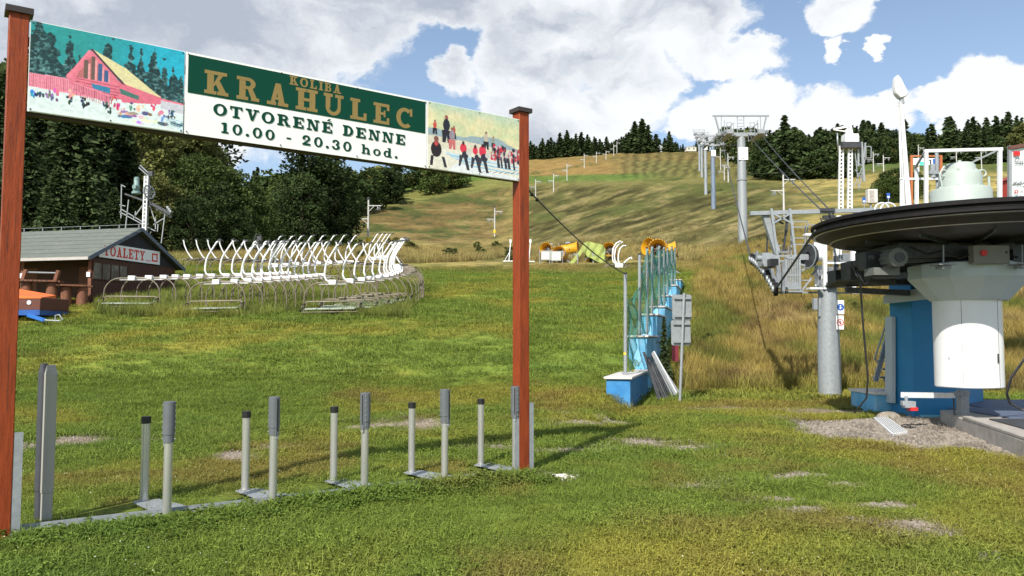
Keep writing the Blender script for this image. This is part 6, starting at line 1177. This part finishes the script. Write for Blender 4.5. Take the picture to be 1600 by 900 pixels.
bars([((1228, 403), (1226, 458), .05), ((1249, 403), (1250, 458), .05), ((1227, 403), (1249, 403), .05), ((1226, 430), (1250, 430), .035), ((1226, 457), (1252, 457), .05)]+[((1229.5+2.7*k, 404), (1229.5+2.7*k, 443), .026) for k in range(8)], YS-.3, .04, 'gate_bars', galv, sup)
b = MB(); b.box(P(1238, 447, YS-.32), (.36, .06, .17)); b.box(P(1238, 456, YS-.2), (.40, .4, .04)); b.box(P(1196, 388, YS-.2)+Vector((0, 0, 0)), (.01, .01, .01)); b.build('catwalk_box', galv, sup)
bars([((1212, 458), (1222, 440), .04), ((1210, 457), (1228, 457), .06), ((1208, 446), (1224, 452), .04), ((1252, 455), (1268, 434), .04), ((1250, 457), (1278, 457), .045), ((1278, 457), (1380, 459), .035), ((1250, 438), (1268, 438), .03), ((1214, 400), (1246, 400), .05), ((1216, 408), (1228, 408), .05), ((1248, 402), (1262, 402), .14), ((1249, 413), (1262, 416), .05), ((1250, 424), (1272, 412), .05)], YS-.1, .04, 'lattice', galvd, sup)
b = MB(); hb = [P(1186, 396, YS-.6), P(1198, 396, YS-.6), P(1213, 404, YS-.9), P(1213, 417, YS-.9), P(1201, 418, YS-.9), P(1190, 417, YS-.6)]; b.prism([(0, 0), (.19, 0), (.42, -.12), (.42, -.33), (.23, -.35), (0, -.32)], -.2, .2, lambda x, y, z: tuple(P(1187, 396, YS-.7)+Vector((x, z, y)))); b.build('sheave_housing', galv, sup, smooth=False)
b = MB(); b.box(P(1207, 411, YS-1.0)+Vector((0, -.0, 0)), (.19, .3, .18)); b.build('housing_opening', blackp, sup)
b = MB(); b.tube([P(1182, 403, YS-1.1), P(1190, 404, YS-1.1)], .07, 12); b.build('grease_pot', galv, sup)
n = 13
for k in range(n):
    f = k/(n-1); c = P(1175+37*f, 405+47*f**1.15-4*math.sin(f*3.1), 22.5-4.2*f); b = MB(); b.disc(c, (1, -.25, 0), .155, .09, 18); s_ = b.build('sheave', rubber, sup); b = MB(); b.disc(c+Vector((-.03, 0, 0)), (1, -.25, 0), .09, .12, 12); b.build('sheave_hub', galv, s_)
b = MB(); pr0 = None
for k in range(n-1): f, g_ = k/(n-1), (k+1)/(n-1); a = P(1178+37*f, 399+47*f**1.15-4*math.sin(f*3.1), 22.5-4.2*f); c = P(1178+37*g_, 399+47*g_**1.15-4*math.sin(g_*3.1), 22.5-4.2*g_); b.bar(a, c, .06, .15); b.bar(a, a+Vector((.02, 0, -.14)), .05)
b.build('sheave_beam', midst, sup)
bars([((1186, 410), (1196, 430), .05, .3), ((1216, 415), (1216, 450), .09, -1.2), ((1224, 410), (1224, 455), .07, -1.0), ((1206, 420), (1210, 445), .07, -1.1), ((1183, 392), (1182, 405), .05), ((1216, 394), (1232, 394), .05), ((1232, 385), (1232, 400), .03)], YS, .05, 'bracket', midst, sup)
# deflection sheave, white plates and posts above the mast
b = MB(); b.disc(P(1263, 400, YS-.2), (.95, .32, 0), .31, .05, 36, .1); b.disc(P(1266, 400, YS-.15), (.95, .32, 0), .27, .08, 36, .0); dw = b.build('deflection_wheel', darks, sup); b = MB(); b.disc(P(1262, 400, YS-.24), (.95, .32, 0), .31, .012, 36, .285); b.build('wheel_rim', galv, dw)
b = MB(); b.box(P(1281, 384, YS+.1), (.30, .05, .68)); b.box(P(1281, 434, YS+.1), (.26, .05, .62)); b.box(P(1268, 367, YS), (.36, .2, .06)); b.build('white_plate', white, sup, bevel=.006)
b = MB(); b.tube([P(1272, 400, YS-.15), P(1287, 400, YS-.05)], .13, 18); b.tube([P(1278, 392, YS-.15), P(1278, 382, YS-.15)], .06, 10); b.build('hub_motor', white, sup)
bars([((1288.5, 368), (1289, 452), .085), ((1333, 372), (1333, 450), .11), ((1286, 371), (1305, 371), .05), ((1306, 376), (1306, 440), .10, .2), ((1310, 362), (1310, 398), .03), ((1314, 366), (1314, 398), .03), ((1304, 362), (1312, 362), .03)], YS-.2, .06, 'post', white, sup)
bars([((1290, 418), (1330, 418), .035), ((1298, 366), (1308, 406), .035), ((1275, 415), (1284, 446), .05, -.1), ((1286, 418), (1277, 446), .05, -.1), ((1312, 405), (1326, 416), .035), ((1316, 420), (1328, 431), .05), ((1290, 408), (1306, 408), .03), ((1300, 440), (1300, 418), .03), ((1315, 397), (1330, 397), .03), ((1268, 430), (1278, 418), .04), ((1312, 391), (1330, 391), .03)], YS-.1, .04, 'brace', midst, sup)
bars([((1291, 411), (1330, 411), .045)], YS-.5, .04, 'tie_rod', whitem, sup); b = MB(); b.box(P(1320, 403, YS+.3), (.34, .1, .26)); b.box(P(1300, 430, YS-.1), (.18, .1, .34)); b.build('grey_panel', midst, sup); b = MB(); b.box(P(1299, 434, YS-.18), (.20, .05, .18)); b.box(P(1272, 451, YS-.2), (.32, .3, .05)); b.build('base_plate', whitem, sup)
bars([((1306, 400), (1307, 442), .09, -.4), ((1292, 445), (1330, 446), .12, -.3)], YS, .05, 'dark_post', darks, sup)
b = MB(); b.box(P(1319, 340, YS-.2), (.37, .02, .10)); wp_ = b.build('number_board', printw, sup); b = MB(); b.box(P(1317, 340, YS-.215), (.05, .004, .05)); b.build('marking', blackp, wp_)
bars([((1282, 340), (1286, 352), .03), ((1286, 340), (1304, 340), .10, .1), ((1286, 352), (1304, 352), .03), ((1282, 328), (1304, 328), .08), ((1296, 333), (1302, 346), .05)], YS-.1, .05, 'rope_catcher', darks, sup)
# ropes of the chairlift towards the station
cable('haul_rope', 'haul rope from the nearest tower down into the sheave train', [T1[0], P(1173, 402, 22.4)], .022, .25, group='haul ropes reaching the station')
cable('haul_rope', 'dark haul rope from the sheave train up to the black bullwheel', [P(1212, 452, 18.3), Vector((CX-R0+.03, YC+.3, 3.42))], .024, 0)
cable('haul_rope', 'haul rope from the nearest tower down to the middle of the cross beam', [T1[1]-Vector((1.2, 0, 0)), P(1285, 330, 20)], .020, .15); cable('haul_rope', 'right hand haul rope from the nearest tower down past the cross beam', [T1[1], P(1302, 334, 20), Vector((CX-1.5, YC+1.95, 3.42))], .020, .15)
# plates on the pylon
def mast_sign(px, py, w, h, Y, name, label, draw):
    c = P(px, py, Y); t = bpy.data.objects; b = MB(); b.box(c, (w, .02, h)); o = b.build(name, printw, None, label, 'sign', loc=c, bevel=.004); draw(o, c+Vector((0, -.0115, 0))); return o
def circ(o, c, r, mat, nm, hole=0, dy=0): b = MB(); b.disc(c+Vector((0, -.001-dy, 0)), (0, 1, 0), r, .002, 28, hole); b.build(nm, mat, o)
def draw_blue(o, c):
    c = c+Vector((0, 0, 0)); circ(o, c, .085, printblue, 'disc'); b = MB(); b.disc(c+Vector((.0, -.003, .035)), (0, 1, 0), .018, .002, 12); b.bar(c+Vector((0, -.003, .01)), c+Vector((-.01, -.003, -.045)), .03, .002, (0, 1, 0)); b.bar(c+Vector((-.0, -.003, -.0)), c+Vector((.04, -.003, -.02)), .014, .002, (0, 1, 0)); b.build('pictogram', printw, o)
def draw_ban(o, c):
    circ(o, c, .085, redt, 'ring', .066); b = MB(); b.bar(c+Vector((-.055, -.004, .055)), c+Vector((.055, -.004, -.055)), .014, .002, (0, 1, 0)); b.build('bar', redt, o)
    b = MB(); b.disc(c+Vector((.0, -.002, .035)), (0, 1, 0), .015, .002, 12); b.bar(c+Vector((0, -.002, .02)), c+Vector((0, -.002, -.05)), .022, .002, (0, 1, 0)); b.bar(c+Vector((-.035, -.002, -.01)), c+Vector((.035, -.002, .01)), .012, .002, (0, 1, 0)); b.build('pictogram', darks, o)
mast_sign(1313, 480, .18, .34, 19.7, 'safety_sign', 'white plate with round blue symbol on the grey pylon', draw_blue); mast_sign(1312.5, 504, .18, .34, 19.7, 'safety_sign', 'white plate with red prohibition ring below the blue one', draw_ban)
# ================================================================ THINGS BEHIND THE STATION
fl0 = P(1414, 324, 24); t = thing('floodlight_pole', 'leaning white pole with white lamp head high above the bullwheel', 'lamp', Vector((fl0.x, 24, 1.2))); b = MB(); e = P(1408, 158, 24)
b.tube([P(1424, 420, 24), P(1420, 324, 24), e], [.10, .085, .05], 12); b.tube([P(1413, 330, 24.2), P(1405.5, 160, 24.1)], .028, 7); b.tube([P(1409, 330, 24.3), P(1404, 165, 24.2)], .02, 7); b.build('pole', white, t)
b = MB(); hd = [(1397, 122), (1401, 118), (1406, 124), (1417, 146), (1414, 152), (1405, 155), (1398, 147), (1396, 135)]; cc_ = P(1405, 140, 24); b.prism([((P(x, y, 24)-cc_).x, (P(x, y, 24)-cc_).z) for x, y in hd], -.12, .12, lambda x, y, z: tuple(cc_+Vector((x, z, y)))); b.build('lamp_head', white, t, bevel=.04); b = MB(); b.tube([P(1407, 150, 24), P(1410, 162, 24)], .07, 8); b.build('bracket', galv, t)
# drag lift drive tower in the middle distance
YT = 96; tb = on(1322, YT); t = thing('drag_lift_station', 'double white ladder tower of the drag lift with wheel and motor on top', 'lift pylon', tb); f_ = lambda x, y, d=0: P(x, y, YT+d)
for x in (1313, 1327): 
    b = MB(); b.bar(f_(x-2.5, 330), f_(x-1, 228), .14, .3); b.bar(f_(x+3.5, 330), f_(x+4, 228), .14, .3)
    for k in range(17): f = k/17; b.bar(f_(x-2.3, 328-98*f), f_(x+3.6, 328-98*f), .17)
    b.build('lattice_mast', whitem, t)
b = MB(); b.disc(f_(1309, 221, -1), (.9, -.4, 0), 1.0, .12, 24, .8)
for k in range(6): a = k*math.pi/6; v = Vector((.4*math.cos(a), .9*math.cos(a), math.sin(a)))*.85; b.bar(f_(1309, 221, -1)-v, f_(1309, 221, -1)+v, .09)
b.build('wheel', galv, t); b = MB(); b.box(f_(1328, 217), (1.6, 1.2, 1.0)); b.box(f_(1325, 207), (.5, .5, .8)); b.bar(f_(1302, 202), f_(1328, 197), .22); b.bar(f_(1328, 197), f_(1331, 212), .3); b.bar(f_(1303, 203), f_(1326, 206), .12); b.build('motor', white, t); b = MB(); b.box(f_(1327, 228), (2.3, 1.5, .7)); b.build('platform', darks, t)
b = MB()
for a in (((1341, 212), (1341, 260), .2), ((1346, 222), (1350, 284), .25), ((1352, 223), (1350, 246), .16), ((1353, 229), (1361, 229)), ((1361, 229), (1361, 247)), ((1353, 247), (1361, 247)), ((1353, 229), (1353, 247)), ((1335, 212), (1341, 212)), ((1336, 238), (1342, 297)), ((1347, 262), (1334, 292)), ((1352, 246), (1342, 296)), ((1338, 252), (1350, 262)), ((1336, 265), (1348, 280))): b.bar(f_(*a[0]), f_(*a[1]), a[2] if len(a) > 2 else .09)
b.build('arm_railing', galv, t)
# small cabinet, blue signs, info board, red hut, billboard
for px, py0, py1, Y, w, lb, nm in ((1362, 296, 318, 62, .75, 'white concrete cabinet on the dry grass behind the cross beam', 'cabinet'),):
    c = P(px, (py0+py1)/2, Y); h = (py1-py0)*Y/FPX; t = thing(nm, lb, 'cabinet', c-Vector((0, 0, h/2))); b = MB(); b.box(c, (w, .5, h)); b.build('body', slab, t, bevel=.04); b = MB(); b.box(c-Vector((.1, .26, 0)), (w*.5, .02, h*.8)); b.build('door', conc, t); b = MB(); b.box(c-Vector((.1, 0, h*.9)), (.12, .12, h*1.1)); b.build('leg', galv, t)
for px, py, Y, lb in ((1350, 313, 60, 'small blue sign left of the white concrete cabinet'), (1388, 306, 60, 'small blue and white sign right of the white concrete cabinet')):
    c = P(px, py, Y); g = g1(c.x, Y); t = thing('small_sign', lb, 'sign', (c.x, c.y, g)); b = MB(); b.box(c, (.24, .03, .42)); b.build('plate', printblue, t); b = MB(); b.box(c-Vector((0, .02, .08)), (.16, .01, .12)); b.build('mark', printw, t); b = MB(); b.bar(Vector((c.x, c.y+.05, g)), c, .05); b.build('pole', galv, t)
YI = 52; fi = lambda x, y, d=0: P(x, y, YI+d); ib = thing('information_board', 'blue and white piste board between two orange brown posts', 'sign', on(1448, YI)); 
for x in (1424, 1470): b = MB(); b.bar(fi(x, 330), fi(x, 243), .14, .14); b.build('post', M('orange_brown_wood', (.42, .13, .04), .6), ib)
b = MB(); b.bar(fi(1422, 244), fi(1472, 244), .1, .1); b.build('top_rail', MATS['orange_brown_wood'], ib)
b = MB(); b.box(fi(1447, 252.5, -.05), (1.68, .04, .44)); bp_ = b.build('board', printw, ib); b = MB(); b.box(fi(1462.5, 252.5, -.08), (.40, .01, .38)); b.build('blue_field', printblue, bp_); b = MB(); b.box(fi(1443, 255.5, -.08), (.5, .01, .26)); b.build('teal_field', printteal, bp_); b = MB(); b.box(fi(1454, 253, -.08), (.10, .01, .3)); b.box(fi(1449, 250, -.085), (.3, .01, .06)); b.box(fi(1462, 252, -.09), (.14, .008, .05)); b.build('print', darks, bp_)
b = MB(); b.box(fi(1474, 291, 0), (.42, .06, .5)); o = b.build('small_board', printw, None, 'small white and blue notice behind the gantry', 'sign', loc=fi(1474, 291, 0)); b = MB(); b.box(fi(1474, 288, -.05), (.36, .02, .1)); b.box(fi(1474, 294, -.05), (.3, .02, .08)); b.build('print', printblue, o)
rh = on(1578, 68); rh.z = P(1578, 292, 68).z; t = thing('red_hut', 'small red hut behind the right edge of the gantry', 'hut', rh); b = MB(); b.box(rh+Vector((.2, 0, -.6)), (1.3, 1.5, 2.2)); b.build('wall', M('red_boards', (.42, .05, .04), .7, 0, .2, 3, 0, 30, (6, 6, 1)), t); b = MB(); b.prism([(-.6, .45), (1.0, .45), (.2, .95)], -.9, .9, lambda x, y, z: tuple(rh+Vector((x, z, y)))); b.build('roof', M('rust_red_roof', (.28, .06, .04), .6), t, smooth=False); b = MB(); b.box(rh+Vector((0, -.77, -.2)), (.3, .05, .4)); b.build('window', glassd, t)
YB = 21.; fb_ = lambda x, y, d=0: P(x, y, YB+d); bb_ = thing('billboard', 'white billboard cut by the right picture edge, reading Stas', 'sign', (fb_(1640, 313).x, YB, 1.5)); 
b = MB(); b.add([fb_(1580, 234), fb_(1580, 314), fb_(1760, 330, 1.2), fb_(1760, 205, 1.2)], [(0, 1, 2, 3)]); b.add([fb_(1580, 234, .06), fb_(1580, 314, .06), fb_(1760, 330, 1.26), fb_(1760, 205, 1.26)], [(3, 2, 1, 0)]); bo = b.build('board', M('billboard_white', (.74, .78, .78), .5, 0, .04, 1, 0, 30, (1, 1, 1), (.58, .70, .74), .5, .9), bb_, smooth=False)
b = MB(); b.bar(fb_(1577.5, 228), fb_(1577.5, 420), .07, .09); b.build('post', galvd, bb_); b = MB(); b.bar(fb_(1577, 231, -.05), fb_(1765, 199, 1.15), .08, .09); b.build('top_rail', M('brown_rail', (.14, .06, .045), .7), bb_)
def text_mesh(name, body, size, origin, xdir, mat, parent):
    cu = bpy.data.curves.new(name, 'FONT'); cu.body = body; cu.size = size; ob = bpy.data.objects.new(name, cu); COL.objects.link(ob); bpy.context.view_layer.update(); me = bpy.data.meshes.new_from_object(ob.evaluated_get(bpy.context.evaluated_depsgraph_get())); bpy.data.objects.remove(ob); me.materials.clear(); me.materials.append(mat)
    xd_ = Vector(xdir).normalized(); yd = Vector((0, 0, 1)); org = parent.location+(parent.parent.location if parent.parent else Vector((0, 0, 0)))
    for v in me.vertices: p = origin+xd_*v.co.x+yd*v.co.y; v.co = p-org
    o = bpy.data.objects.new(name, me); COL.objects.link(o); o.parent = parent; return o
bx = fb_(1760, 250, 1.2)-fb_(1580, 250); bx.z = 0; off = Vector((0, -.02, 0)); text_mesh('lettering', 'Stas', .20, fb_(1584.5, 256)+off, bx, darks, bo); text_mesh('lettering', 'od 2', .11, fb_(1592.5, 301)+off, bx, darks, bo)
b = MB(); c = fb_(1588, 240)+off; b.box(c, (.17, .01, .12)); b.build('red_mark', red, bo); b = MB(); c = fb_(1587.5, 299.5)+off; b.disc(c, (0, 1, 0), .05, .01, 16, .03); b.build('logo_ring', red, bo); b = MB()
for k in range(8): b.box(fb_(1583+k*2.6, 287-(k % 3))+off+Vector((0, .008*k, 0)), (.03 if k % 2 else .012, .006, .05))
b.bar(fb_(1580.5, 289)+off, fb_(1602, 286)+off+Vector((0, .13, 0)), .008); b.build('print', darks, bo)
